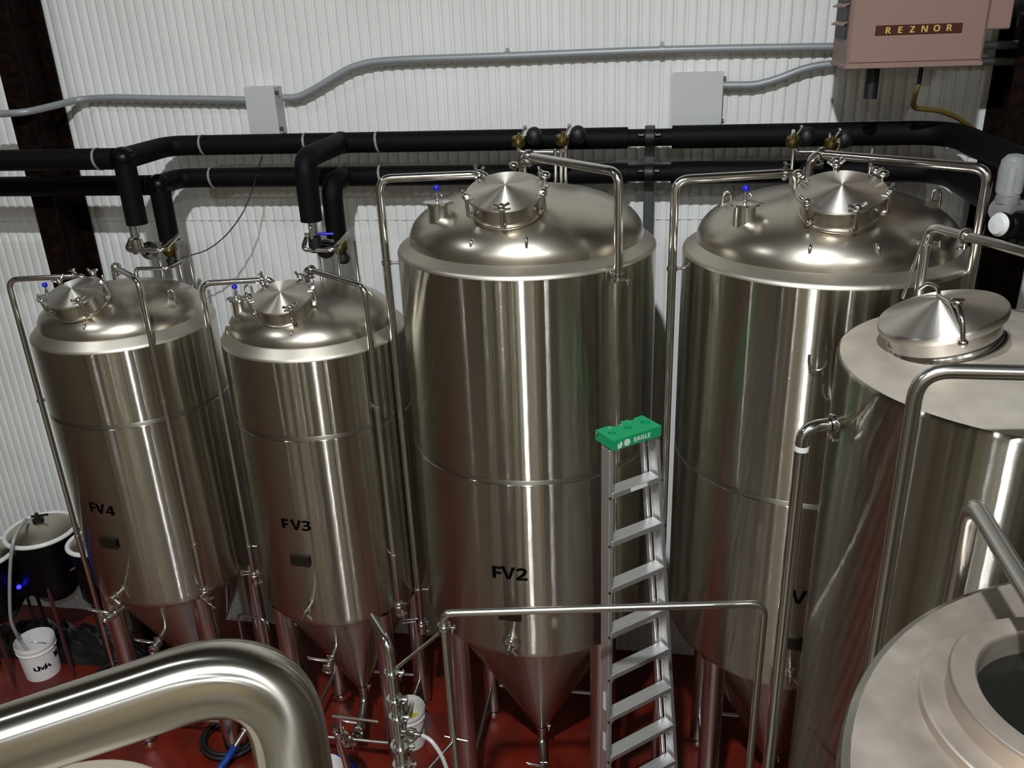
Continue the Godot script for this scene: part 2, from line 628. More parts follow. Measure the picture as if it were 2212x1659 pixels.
# short tap on a tank wall with a slanting lever, as the fermenters carry
func wall_tap(parent: Node, o: Vector3, at: Vector3, out: Vector3, lever: Vector3) -> void:
	var b := MB.new()
	var n := out.normalized()
	b.lathe([Vector2(0.02, -0.03), Vector2(0.02, 0.03), Vector2(0.034, 0.032), Vector2(0.036, 0.045), Vector2(0.022, 0.05), Vector2(0.02, 0.09), Vector2(0.012, 0.10), Vector2(0, 0.10)], 20, frame_y(at - o, n))
	b.rod(at - o + n * 0.07, at - o + n * 0.075 + Vector3(0.05, -0.05, 0.0), 0.012, 10)
	var v := part(parent, "sample_tap", b, M.polished_steel)
	var h := MB.new()
	var p := at - o + n * 0.10
	h.tube(smooth([p - lever * 0.9, p - lever * 0.3 + n * 0.015, p + lever * 0.4 + n * 0.02, p + lever * 1.1 + n * 0.03]), 0.0075, 10)
	part(v, "handle", h, M.polished_steel)

# ------------------------------------------------------------------ fermenters
func fermenter(d: Dictionary) -> void:
	var X: float = d.x
	var Z: float = d.z
	var R: float = d.r
	var o := Vector3(X, 0, Z)
	var t := thing("fermenter", d.label, "tank", o, "")
	var rim: float = d.rim
	var bot: float = d.bottom
	var seam: float = d.seam
	# jacket
	var b := MB.new()
	b.lathe([Vector2(R * 0.90, bot - 0.055), Vector2(R * 0.955, bot - 0.04), Vector2(R * 0.985, bot - 0.012), Vector2(R, bot + 0.03), Vector2(R, seam - 0.020), Vector2(R - 0.004, seam - 0.017), Vector2(R - 0.004, seam + 0.017), Vector2(R, seam + 0.020), Vector2(R, rim - 0.03)], 128)
	part(t, "jacket", b, M.brushed_steel)
	# shoulder
	var da: float = d.dome_r
	var rise: float = d.rise
	b = MB.new()
	b.lathe([Vector2(R, rim - 0.03), Vector2(R - 0.002, rim - 0.02), Vector2(R - 0.008, rim - 0.010), Vector2(R - 0.018, rim - 0.002), Vector2(da + 0.008, rim + rise - 0.006), Vector2(da - 0.002, rim + rise)], 128)
	part(t, "shoulder", b, M.shoulder_steel)
	b = MB.new()
	b.lathe([Vector2(R - 0.0035, seam - 0.016), Vector2(R - 0.0015, seam - 0.012), Vector2(R - 0.0015, seam + 0.012), Vector2(R - 0.0035, seam + 0.016)], 128)
	part(t, "weld_band", b, M.weld_steel)
	# dished head
	var dh: float = d.dome_h
	var prof := []
	for k in 25:
		var a := PI / 2 * k / 24.0
		prof.append(Vector2(da * pow(cos(a), 0.86), rim + rise - 0.004 + dh * pow(sin(a), 0.92)))
	b = MB.new()
	b.lathe(prof, 96)
	part(t, "dished_head", b, M.satin_steel)
	# cone
	var tip: float = d.tip
	b = MB.new()
	b.lathe([Vector2(0.05, tip), Vector2(R * 0.87, bot - 0.10), Vector2(R * 0.905, bot - 0.055)], 96)
	part(t, "cone", b, M.brushed_steel)
	# outlet
	b = MB.new()
	b.tube(bend([Vector3(0, tip + 0.02, 0), Vector3(0, tip - 0.19, 0), Vector3(0.05, tip - 0.20, 0.30)], 0.09), 0.032, 16)
	clamp_ring(b, Vector3(0, tip - 0.02, 0), Vector3.UP, 0.034)
	part(t, "outlet_pipe", b, M.pipe_steel)
	butterfly_valve(t, o, o + Vector3(0.05, tip - 0.20, 0.32), Vector3(0.15, 0, 1), 0.032, Vector3(-1, 0.15, 0))
	# legs
	for sx in [-1.0, 1.0]:
		for sz in [-1.0, 1.0]:
			var lx: float = sx * R * 0.62
			var lz: float = sz * R * 0.62
			b = MB.new()
			b.lathe([Vector2(0, 0), Vector2(0.055, 0), Vector2(0.055, 0.02), Vector2(0.02, 0.03), Vector2(0.02, 0.06), Vector2(0.072, 0.07), Vector2(0.072, bot - 0.03)], 24, Transform3D(Basis(), Vector3(lx, 0, lz)))
			part(t, "leg", b, M.pipe_steel)
	for q in [[-1, 1, 1, 1], [-1, -1, 1, -1], [-1, -1, -1, 1], [1, -1, 1, 1]]:
		b = MB.new()
		b.rod(Vector3(q[0], 0, q[1]) * R * 0.62 + Vector3(0, 0.32, 0), Vector3(q[2], 0, q[3]) * R * 0.62 + Vector3(0, 0.32, 0), 0.016)
		part(t, "leg_brace", b, M.pipe_steel)
	# manway
	var lc: Vector3 = Vector3(d.lid) - o
	var ln: Vector3 = Vector3(d.lid_n).normalized()
	var lr: float = d.lid_r
	var xf := frame_y(lc, ln)
	b = MB.new()
	b.lathe([Vector2(lr * 0.86, -0.24), Vector2(lr * 0.86, -0.012), Vector2(lr * 0.93, -0.008), Vector2(lr * 0.93, 0.0)], 64, xf)
	b.ring(lr * 0.87, 0.012, xf * Transform3D(Basis(), Vector3(0, -0.115, 0)), 64)
	var mw := part(t, "manway_collar", b, M.satin_steel)
	b = MB.new()
	b.lathe([Vector2(lr * 0.9, -0.004), Vector2(lr * 0.985, -0.004), Vector2(lr, 0.003), Vector2(lr * 0.99, 0.012), Vector2(lr * 0.5, lr * 0.085 + 0.010), Vector2(0.02, lr * 0.16 + 0.010), Vector2(0.0, lr * 0.163 + 0.010)], 64, xf)
	part(t, "manway_lid", b, M.spun_steel)
	for k in d.clamps:
		var an: float = k
		var cx := xf * Transform3D(Basis(Vector3.UP, an), Vector3.ZERO)
		b = MB.new()
		var e := lr * 0.98
		b.rod(cx * Vector3(0, -0.085, e + 0.012), cx * Vector3(0, 0.05, e + 0.012), 0.011, 10)
		b.box(Vector3(0.034, 0.03, 0.034), cx * Transform3D(Basis(), Vector3(0, -0.085, e - 0.005)), 0.006)
		b.box(Vector3(0.03, 0.016, 0.05), cx * Transform3D(Basis(), Vector3(0, 0.012, e - 0.004)), 0.004)
		b.ball(cx * Vector3(0, 0.04, e + 0.012), 0.024, 0.9)
		b.tube(smooth([cx * Vector3(-0.045, 0.062, e + 0.02), cx * Vector3(-0.018, 0.045, e + 0.014), cx * Vector3(0.018, 0.045, e + 0.014), cx * Vector3(0.045, 0.062, e + 0.02)]), 0.010, 8)
		part(mw, "swing_clamp", b, M.polished_steel)
	# big knobs standing behind the lid
	for k in d.knobs:
		var kp: Vector3 = Vector3(k) - o
		b = MB.new()
		b.rod(kp - Vector3(0, 0.12, 0), kp, 0.008, 10)
		b.ball(kp, 0.032, 0.72)
		part(mw, "clamp_knob", b, M.polished_steel)
	# relief valve with a blue ball knob
	var pv: Vector3 = Vector3(d.relief) - o
	b = MB.new()
	b.lathe([Vector2(d.relief_r, -0.13), Vector2(d.relief_r, -0.01), Vector2(d.relief_r + 0.022, -0.008), Vector2(d.relief_r + 0.024, 0.006), Vector2(0.02, 0.012), Vector2(0.012, 0.02), Vector2(0.010, 0.05), Vector2(0, 0.05)], 32, Transform3D(Basis(), pv))
	b.rod(pv + Vector3(0, 0.02, 0), pv + Vector3(0, 0.075, 0), 0.006, 10)
	b.box(Vector3(0.03, 0.02, 0.02), Transform3D(Basis(), pv + Vector3(d.relief_r + 0.025, 0, 0.02)), 0.005)
	b.tube(smooth([pv + Vector3(0.03, 0.01, 0.02), pv + Vector3(0.035, 0.04, 0.02), pv + Vector3(0.02, 0.06, 0.01)]), 0.004, 8)
	var rv := part(t, "relief_valve", b, M.pipe_steel)
	b = MB.new()
	b.ball(pv + Vector3(0, 0.085, 0), 0.019)
	part(rv, "knob", b, M.blue_plastic, Vector3.ZERO, "blue ball knob")
	# lifting eyes
	for k in d.eyes:
		var p := on_cyl(k[0], k[1], X, Z, da - 0.06) - o
		if k.size() > 2:
			p = Vector3(k[2]) - o
		var rad := Vector3(p.x, 0, p.z).normalized()
		var ex := frame_z(p, rad.cross(Vector3.UP))
		b = MB.new()
		var arc := []
		for s in 13:
			var an := PI * s / 12.0
			arc.append(ex * Vector3(-0.024 * cos(an), 0.012 + 0.03 * sin(an), 0))
		arc.push_front(ex * Vector3(-0.03, -0.06, 0))
		arc.append(ex * Vector3(0.026, -0.06, 0))
		b.tube(arc, 0.0085, 10)
		b.box(Vector3(0.075, 0.05, 0.012), ex * Transform3D(Basis(), Vector3(0, -0.045, 0)), 0.003)
		part(t, "lifting_eye", b, M.polished_steel)
	# spray arm on the side away from the ladder, running to the floor valves
	for arm in d.arms:
		var vp: Vector3 = arm.v
		var corner := Vector3(vp.x, on_z(arm.c[0], arm.c[1], vp.z).y, vp.z)
		var start := on_y(arm.s[0], arm.s[1], corner.y)
		var path := []
		if arm.get("drop", 0.0) > 0.0:
			path.append(start - o - Vector3(0, arm.drop, 0))
		path.append_array([start - o, corner - o, Vector3(corner.x, arm.low, corner.z) - o])
		b = MB.new()
		b.tube(bend(path, 0.085), arm.r, 16)
		clamp_ring(b, start - o + (corner - start).normalized() * 0.07, corner - start, arm.r)
		var ap := part(t, "spray_pipe", b, M.polished_steel)
		for hy in arm.brackets:
			var q := Vector3(vp.x, hy, vp.z) - o
			var inward := Vector3(q.x, 0, q.z).normalized() * (R - 0.005)
			b = MB.new()
			b.lathe([Vector2(arm.r, -0.012), Vector2(arm.r + 0.007, -0.012), Vector2(arm.r + 0.007, 0.012), Vector2(arm.r, 0.012)], 20, Transform3D(Basis(), q))
			b.rod(q, Vector3(inward.x, hy, inward.z), 0.009, 10)
			part(ap, "bracket", b, M.polished_steel)
		if arm.get("valve", false):
			butterfly_valve(t, o, Vector3(corner.x, arm.low - 0.03, corner.z), Vector3.UP, arm.r, Vector3(arm.lever), 0.16)
		if arm.get("thin", 0.0) > 0.0:
			b = MB.new()
			b.rod(Vector3(corner.x, arm.low + 0.02, corner.z) - o, Vector3(corner.x, arm.thin, corner.z) - o, 0.009, 10)
			clamp_ring(b, Vector3(corner.x, arm.low, corner.z) - o, Vector3.UP, arm.r)
			part(t, "sight_tube", b, M.polished_steel)
	# lettering
	var txt: String = d.text
	for k in txt.length():
		var p := on_cyl(d.text_px[k][0], d.text_px[k][1], X, Z, R + 0.002) - o
		var f := frame_z(p, Vector3(p.x, 0, p.z))
		letters(t, txt[k], f, 0.092 * d.get("text_scale", 1.0), M.black_print, "letter", 1.22)
	# name plate on a small bracket
	var pp := on_cyl(d.plate[0], d.plate[1], X, Z, R + 0.012) - o
	b = MB.new()
	b.box(Vector3(0.155, 0.085, 0.004), frame_z(pp, Vector3(pp.x, 0, pp.z)), 0.001)
	b.box(Vector3(0.155, 0.004, 0.024), frame_z(pp - Vector3(pp.x, 0, pp.z).normalized() * 0.008 + Vector3(0, 0.044, 0), Vector3(pp.x, 0, pp.z)))
	part(t, "name_plate", b, M.plate_dark)
	for k in d.taps:
		var p := on_cyl(k[0], k[1], X, Z, R)
		wall_tap(t, o, p, Vector3(p.x - X, 0, p.z - Z), Vector3(k[2]))
	for k in d.get("ports", []):
		var p := on_cyl(k[0], k[1], X, Z, R) - o
		b = MB.new()
		b.lathe([Vector2(0.065, -0.02), Vector2(0.065, 0.006), Vector2(0.06, 0.012), Vector2(0.045, 0.012), Vector2(0.042, 0.03), Vector2(0.03, 0.034), Vector2(0, 0.036)], 32, frame_y(p, Vector3(p.x, 0, p.z)))
		part(t, "wall_port", b, M.polished_steel)
	for k in d.get("cone_taps", []):
		var p: Vector3 = k[0]
		b = MB.new()
		var inw := Vector3(0, p.y + 0.12, 0)
		b.rod(p - o, (p - o).lerp(inw, 0.6), 0.024, 14)
		part(t, "racking_pipe", b, M.pipe_steel)
		butterfly_valve(t, o, p, (p - o - inw), 0.024, Vector3(k[1]), 0.17)

func fermenters() -> void:
	var up := 5.86
	# FV2
	fermenter({"x": -0.828, "z": -5.467, "r": 0.83, "rim": 4.504, "bottom": 1.83, "seam": 3.178, "dome_r": 0.75, "rise": 0.036, "dome_h": 0.30, "tip": 0.43,
		"label": "tall steel fermenter lettered FV2, standing behind the green-capped ladder",
		"lid": Vector3(-0.865, up - 0.956, -4.98), "lid_n": Vector3(-0.006, 1, 0.311), "lid_r": 0.234, "clamps": [0.05, 1.25, -1.05, 2.2, -2.3], "knobs": [on_z(1110, 357, -5.30), on_z(1178, 378, -5.05)],
		"relief": on_z(945, 437, -5.12), "relief_r": 0.062, "eyes": [[1022, 533], [1137, 528]],
		"arms": [
			{"s": [1052, 376], "c": [819, 386], "v": on_z(835, 568, -5.40), "r": 0.026, "low": on_z(903, 1345, -5.40).y, "drop": 0.12, "brackets": [on_z(835, 568, -5.40).y, on_z(895, 1272, -5.40).y], "valve": true, "lever": Vector3(-1, -0.05, 0.2)},
			{"s": [1128, 335], "c": [1344, 372], "v": on_cyl(1335, 605, -0.828, -5.467, 0.885), "r": 0.026, "low": on_cyl(1335, 605, -0.828, -5.467, 0.885).y, "drop": 0.25, "brackets": [on_cyl(1335, 605, -0.828, -5.467, 0.885).y + 0.03], "thin": 1.9}],
		"text": "FV2", "text_px": [[1072, 1237], [1098, 1239], [1126, 1242]], "plate": [1101, 1330],
		"taps": [[1105, 1386, Vector3(0.004, 0.03, 0)]], "ports": [[1105, 1386]]})
	# FV1
	fermenter({"x": 0.988, "z": -5.351, "r": 0.83, "rim": 4.504, "bottom": 1.83, "seam": 3.178, "dome_r": 0.75, "rise": 0.036, "dome_h": 0.30, "tip": 0.43,
		"label": "tall steel fermenter beneath the pink heater, partly hidden by a flat-topped tank",
		"lid": Vector3(0.964, up - 0.952, -4.873), "lid_n": Vector3(-0.08, 1, 0.305), "lid_r": 0.234, "clamps": [0.15, 1.15, -0.95, 2.2, -2.3, 3.1], "knobs": [on_z(1725, 375, -5.0), on_z(1806, 347, -5.3), on_z(1908, 375, -4.95)],
		"relief": on_z(1609, 440, -5.03), "relief_r": 0.062, "eyes": [[1750, 545], [1893, 545], [1568, 410, on_z(1570, 430, -5.4)], [2020, 420, on_z(2022, 425, -5.45)]],
		"arms": [
			{"s": [1720, 373], "c": [1467, 388], "v": on_z(1452, 580, -5.25), "r": 0.026, "low": 0.35, "drop": 0.12, "brackets": [on_z(1452, 580, -5.25).y, 1.9]},
			{"s": [1752, 331], "c": [2137, 364], "v": on_z(2103, 560, -4.85), "r": 0.026, "low": 1.9, "drop": 0.2, "brackets": [4.2]}],
		"text": "FV1", "text_px": [[1697, 1288], [1725, 1291], [1755, 1294]], "plate": [1706, 1391],
		"taps": [[1707, 1442, Vector3(0.0, 0.05, 0)]]})
	# FV3
	fermenter({"x": -2.412, "z": -5.616, "r": 0.653, "rim": 3.837, "bottom": 1.70, "seam": 3.25, "dome_r": 0.587, "rise": 0.046, "dome_h": 0.222, "tip": 0.55,
		"label": "shorter steel fermenter lettered FV3, below a blue-handled valve",
		"lid": Vector3(-2.455, up - 1.695, -5.246), "lid_n": Vector3(-0.007, 1, 0.292), "lid_r": 0.205, "clamps": [0.65, -1.2, 1.9, 2.8, -2.2], "knobs": [],
		"relief": on_z(511, 645, -5.4), "relief_r": 0.045, "eyes": [[497, 715], [632, 728], [797, 640, on_z(798, 643, -5.7)], [535, 630, on_z(537, 628, -5.6)]],
		"arms": [
			{"s": [588, 603], "c": [431, 612], "v": on_z(458, 745, -5.55), "r": 0.021, "low": on_z(540, 1240, -5.55).y, "drop": 0.1, "brackets": [1.95], "valve": true, "lever": Vector3(-1, 0.0, 0.3)},
			{"s": [660, 580], "c": [783, 618], "v": on_cyl(800, 735, -2.412, -5.616, 0.70), "r": 0.021, "low": on_cyl(823, 1325, -2.412, -5.616, 0.70).y, "drop": 0.1, "brackets": [2.2, 3.4], "valve": true, "lever": Vector3(0.3, -1, 0.2)}],
		"text": "FV3", "text_px": [[615, 1132], [639, 1135], [661, 1137]], "text_scale": 0.88, "plate": [648, 1213],
		"taps": [[668, 1312, Vector3(0.03, 0.05, 0)]],
		"cone_taps": [[on_z(711, 1437, -5.05), Vector3(-1, 0.1, 0)]]})
	# FV4
	fermenter({"x": -3.931, "z": -5.668, "r": 0.653, "rim": 3.837, "bottom": 1.70, "seam": 3.25, "dome_r": 0.587, "rise": 0.046, "dome_h": 0.222, "tip": 0.55,
		"label": "shorter steel fermenter lettered FV4, nearest the black drum and dark column",
		"lid": Vector3(-4.006, up - 1.696, -5.28), "lid_n": Vector3(-0.077, 1, 0.284), "lid_r": 0.206, "clamps": [0.75, -1.0, 1.9, 2.9, -2.2], "knobs": [],
		"relief": on_z(103, 640, -5.4), "relief_r": 0.045, "eyes": [[107, 708], [187, 712], [368, 632, on_z(370, 638, -5.55)]],
		"arms": [
			{"s": [182, 596], "c": [19, 604], "v": on_z(52, 735, -5.55), "r": 0.021, "low": 0.4, "drop": 0.1, "brackets": [1.95, 3.2]},
			{"s": [244, 574], "c": [299, 604], "v": on_cyl(326, 735, -3.931, -5.668, 0.70), "r": 0.021, "low": on_cyl(412, 1285, -3.931, -5.668, 0.70).y, "drop": 0.1, "brackets": [2.2, 3.4], "valve": true, "lever": Vector3(1, -0.45, 0.3)}],
		"text": "FV4", "text_px": [[199, 1096], [216, 1100], [237, 1104]], "text_scale": 0.88, "plate": [234, 1175],
		"taps": [[258, 1280, Vector3(0.045, 0.045, 0)]],
		"cone_taps": [[on_z(336, 1397, -5.1), Vector3(-1, 0.1, 0)], [on_z(238, 1332, -5.1), Vector3(-1, 0.1, 0)]]})

# ------------------------------------------------------------------ insulated pipe runs
func insulated_runs() -> void:
	var zr := -6.65
	var r := 0.078
	var yu: float = on_z(1000, 304, zr).y
	var yl: float = on_z(1000, 378, zr).y
	var spec := [
		{"called": "supply_pipe", "label": "upper black insulated pipe running along the corrugated wall", "y": yu, "fz": [-6.0, -5.87], "px": [[268, 347], [655, 335]], "drop": [[287, 484], [675, 477]], "end": [2052, 297]},
		{"called": "return_pipe", "label": "lower black insulated pipe running along the corrugated wall", "y": yl, "fz": [-6.34, -6.32], "px": [[343, 398], [713, 388]], "drop": [[361, 519], [731, 512]], "end": [2035, 372]}]
	for s in spec:
		var t := thing(s.called, s.label, "pipe")
		var y: float = s.y
		var x4: float = on_z(s.px[0][0], s.px[0][1], s.fz[0]).x
		var x3: float = on_z(s.px[1][0], s.px[1][1], s.fz[1]).x
		var xr: float = on_z(s.end[0], s.end[1], zr).x
		var strut_x: float = on_z(1403, 330, zr).x
		# straight runs between the joints
		var b := MB.new()
		b.tube([Vector3(-8.8, y, s.fz[0]), Vector3(x4 - 0.06, y, s.fz[0])], r, 24)
		part(t, "insulation_sleeve", b, M.foam_black)
		b = MB.new()
		b.tube(bend([Vector3(x3 - 0.10, y, zr), Vector3(x4, y, zr), Vector3(x4, y, s.fz[0] - 0.02)], 0.16), r, 24)
		part(t, "insulation_sleeve", b, M.foam_black)
		b = MB.new()
		b.tube([Vector3(x3 - 0.10, y, zr), Vector3(strut_x - 0.16, y, zr)], r, 24)
		part(t, "insulation_sleeve", b, M.foam_black)
		b = MB.new()
		b.tube(bend([Vector3(strut_x + 0.16, y, zr), Vector3(xr, y, zr), Vector3(xr, y, -2.2)], 0.3), r * 1.06, 24)
		part(t, "insulation_sleeve", b, M.foam_black)
		b = MB.new()
		b.tube([Vector3(strut_x - 0.17, y, zr), Vector3(strut_x + 0.17, y, zr)], r * 0.8, 24)
		part(t, "insulation_sleeve", b, M.foam_black)
		# branch and drops
		for k in 2:
			var x := x4 if k == 0 else x3
			var low: float = on_z(s.drop[k][0], s.drop[k][1], s.fz[k]).y
			b = MB.new()
			if k == 0:
				b.tube([Vector3(x, y + 0.05, s.fz[k]), Vector3(x, low, s.fz[k])], r, 24)
			else:
				b.tube(bend([Vector3(x, y, zr), Vector3(x, y, s.fz[k]), Vector3(x, low, s.fz[k])], 0.13), r, 24)
			part(t, "drop_sleeve", b, M.foam_black)
			b = MB.new()
			b.ball(Vector3(x, y, s.fz[k] if k == 0 else zr), r * 1.12)
			part(t, "joint_wrap", b, M.black_gloss)
			for off in [0.30, -0.28]:
				if k == 0 and off < 0:
					off = -0.2
				b = MB.new()
				var zz: float = zr if off > 0 or k == 1 else s.fz[k]
				b.lathe([Vector2(r, -0.009), Vector2(r + 0.004, -0.009), Vector2(r + 0.004, 0.009), Vector2(r, 0.009)], 24, frame_y(Vector3(x + off, y, zz), Vector3(1, 0.12, 0)))
				part(t, "tape_band", b, M.tape_white)
		# bare steel tail under each drop
	# pipe strut with silver clamps
	var st := thing("pipe_strut", "grey vertical wall strut holding both black pipes", "strut")
	var sp: Vector3 = on_z(1403, 330, -6.78)
	var b2 := MB.new()
	var y_top: float = on_z(1401, 272, -6.78).y
	b2.box(Vector3(0.075, y_top - 3.9, 0.06), Transform3D(Basis(), Vector3(sp.x, (y_top + 3.9) / 2, -6.80)), 0.006)
	part(st, "channel", b2, M.strut_grey)
	for y in [yu, yl]:
		for sx in [-0.06, 0.06]:
			b2 = MB.new()
			b2.box(Vector3(0.045, 0.022, 0.03), Transform3D(Basis(), Vector3(sp.x + sx, y + 0.03, zr + 0.07)), 0.006)
			part(st, "pipe_clamp", b2, M.polished_steel)
		b2 = MB.new()
		b2.lathe([Vector2(r * 0.8, -0.03), Vector2(r * 0.86, -0.03), Vector2(r * 0.86, 0.03), Vector2(r * 0.8, 0.03)], 24, frame_y(Vector3(sp.x, y, zr), Vector3.RIGHT))
		part(st, "pipe_saddle", b2, M.dark_metal)

# valves that hang under the insulated drops
func glycol_valves() -> void:
	var sets := [
		{"label": "steel coolant valve set behind the head of fermenter FV4", "up": [287, 484, -6.0], "lo": [361, 519, -6.34], "bar": [[272, 541], [352, 541]], "bar2": [[292, 580], [362, 580]], "down": [[345, 560], [386, 560], [408, 548]], "blue": false, "floor": 3.75},
		{"label": "steel coolant valve set with a blue lever behind fermenter FV3", "up": [675, 477, -5.87], "lo": [731, 512, -6.32], "bar": [[653, 540], [722, 540]], "bar2": [[0, 0], [0, 0]], "down": [[690, 560], [730, 560], [768, 545]], "blue": true, "floor": 3.75}]
	for s in sets:
		var t := thing("coolant_valve_set", s.label, "valves")
		var pu := on_z(s.up[0], s.up[1], s.up[2])
		var pl := on_z(s.lo[0], s.lo[1], s.lo[2])
		var b := MB.new()
		b.rod(pu + Vector3(0, 0.03, 0), pu - Vector3(0, 0.10, 0), 0.036, 16)
		part(t, "steel_tail", b, M.pipe_steel)
		b = MB.new()
		b.lathe([Vector2(0.02, -0.06), Vector2(0.045, -0.055), Vector2(0.05, 0), Vector2(0.045, 0.055), Vector2(0.02, 0.06)], 20, frame_y(pu - Vector3(0, 0.17, 0), Vector3.UP))
		b.lathe([Vector2(0.0, -0.05), Vector2(0.065, -0.05), Vector2(0.07, -0.03), Vector2(0.03, 0.0), Vector2(0.03, 0.06)], 20, frame_y(pu - Vector3(-0.05, 0.22, 0.05), Vector3(0.3, 0.2, 1)))
		part(t, "valve_body", b, M.dark_metal if s.blue else M.polished_steel)
		b = MB.new()
		b.lathe([Vector2(0.0, -0.06), Vector2(0.05, -0.06), Vector2(0.066, -0.02), Vector2(0.06, 0.03), Vector2(0.03, 0.06)], 20, frame_y(pl - Vector3(-0.01, 0.06, 0), Vector3(0.2, 1, 0.3)))
		part(t, "valve_body", b, M.brass)
		b = MB.new()
		b.lathe([Vector2(0.0, -0.03), Vector2(0.05, -0.03), Vector2(0.055, 0.0), Vector2(0.03, 0.04), Vector2(0, 0.04)], 20, frame_y(pl - Vector3(-0.02, 0.16, 0), Vector3(0.2, 1, 0.3)))
		part(t, "coil_cap", b, M.black_rubber)
		var zb: float = s.up[2] + 0.03
		var a := on_z(s.bar[0][0], s.bar[0][1], zb)
		var c := on_z(s.bar[1][0], s.bar[1][1], zb)
		b = MB.new()
		b.tube(bend([a + Vector3(0.01, 0.07, -0.08), a, c, c + Vector3(0.05, 0.08, -0.18)], 0.05), 0.017, 14)
		part(t, "link_tube", b, M.polished_steel)
		if s.bar2[0][0] > 0:
			a = on_z(s.bar2[0][0], s.bar2[0][1], zb)
			c = on_z(s.bar2[1][0], s.bar2[1][1], zb)
			b = MB.new()
			b.tube(bend([a - Vector3(0, 0.12, 0), a, c, c + Vector3(0.06, 0.02, -0.15)], 0.04), 0.015, 14)
			part(t, "link_tube", b, M.polished_steel)
		for q in s.down:
			var p := on_z(q[0], q[1], s.up[2] - 0.12)
			b = MB.new()
			b.rod(p + Vector3(0, 0.08, 0), Vector3(p.x, s.floor, p.z), 0.012, 12)
			part(t, "riser_tube", b, M.polished_steel)
		if s.blue:
			b = MB.new()
			var h := on_z(688, 505, -5.83)
			b.tube(smooth([h, h + Vector3(0.02, 0.004, 0.02), h + Vector3(0.11, 0.0, 0.0)]), 0.010, 10)
			part(t, "lever", b, M.blue_plastic, Vector3.ZERO, "blue lever")
			b = MB.new()
			b.rod(pu - Vector3(0, 0.02, -0.04), pu - Vector3(0, 0.12, -0.05), 0.012, 12)
			b.ball(pu - Vector3(0, 0.04, -0.05), 0.018)
			b.rod(pu + Vector3(-0.07, -0.1, 0.0), pu + Vector3(0.0, -0.1, 0.0), 0.014, 12)
			part(t, "actuator", b, M.polished_steel)
	# valves standing over the tall tanks
	var tall := [
		{"label": "brass coolant valves over the head of fermenter FV2", "v": [[1120, 305], [1215, 302]], "bar": [[1120, 328], [1222, 328]], "down": [[1200, 360], [1212, 360], [1222, 360]], "z": -6.1},
		{"label": "brass coolant valves over the head of the fermenter beneath the heater", "v": [[1713, 306], [1795, 312]], "bar": [[1716, 328], [1810, 328]], "down": [[1712, 350], [1880, 360]], "z": -6.05}]
	for s in tall:
		var t := thing("coolant_valve_set", s.label, "valves")
		var z: float = s.z
		var zz := -6.50
		for k in 2:
			var p := on_z(s.v[k][0], s.v[k][1], zz + 0.2)
			var b := MB.new()
			b.lathe([Vector2(0, -0.03), Vector2(0.045, -0.03), Vector2(0.052, 0.0), Vector2(0.045, 0.028), Vector2(0.015, 0.034), Vector2(0.012, 0.06), Vector2(0, 0.06)], 20, frame_y(p, Vector3(0.1, 1, 0.25)))
			part(t, "valve_body", b, M.brass)
			b = MB.new()
			b.rod(p, p + Vector3(0.03, 0.03, -0.24), 0.022, 12)
			b.rod(p + Vector3(0.02, 0.04, 0), p + Vector3(0.05, 0.09, 0.0), 0.007, 8)
			b.ball(p + Vector3(0.05, 0.095, 0), 0.014)
			part(t, "spindle", b, M.polished_steel)
			b = MB.new()
			b.ball(p + Vector3(0.10, 0.02, -0.10), 0.06, 1.1)
			part(t, "coil_cap", b, M.black_rubber)
		var a := on_z(s.bar[0][0], s.bar[0][1], zz + 0.2)
		var c := on_z(s.bar[1][0], s.bar[1][1], zz + 0.2)
		var b2 := MB.new()
		b2.tube(bend([a + Vector3(0, 0.08, 0), a, c, c + Vector3(0, 0.09, 0)], 0.05), 0.017, 14)
		part(t, "link_tube", b2, M.polished_steel)
		for q in s.down:
			var p := on_z(q[0], q[1], z)
			b2 = MB.new()
			b2.rod(Vector3(p.x, yu_of(s), p.z), Vector3(p.x, 4.60, p.z), 0.013, 12)
			part(t, "riser_tube", b2, M.polished_steel)

func yu_of(s: Dictionary) -> float:
	return on_z(s.bar[1][0], s.bar[1][1], s.z).y + 0.02

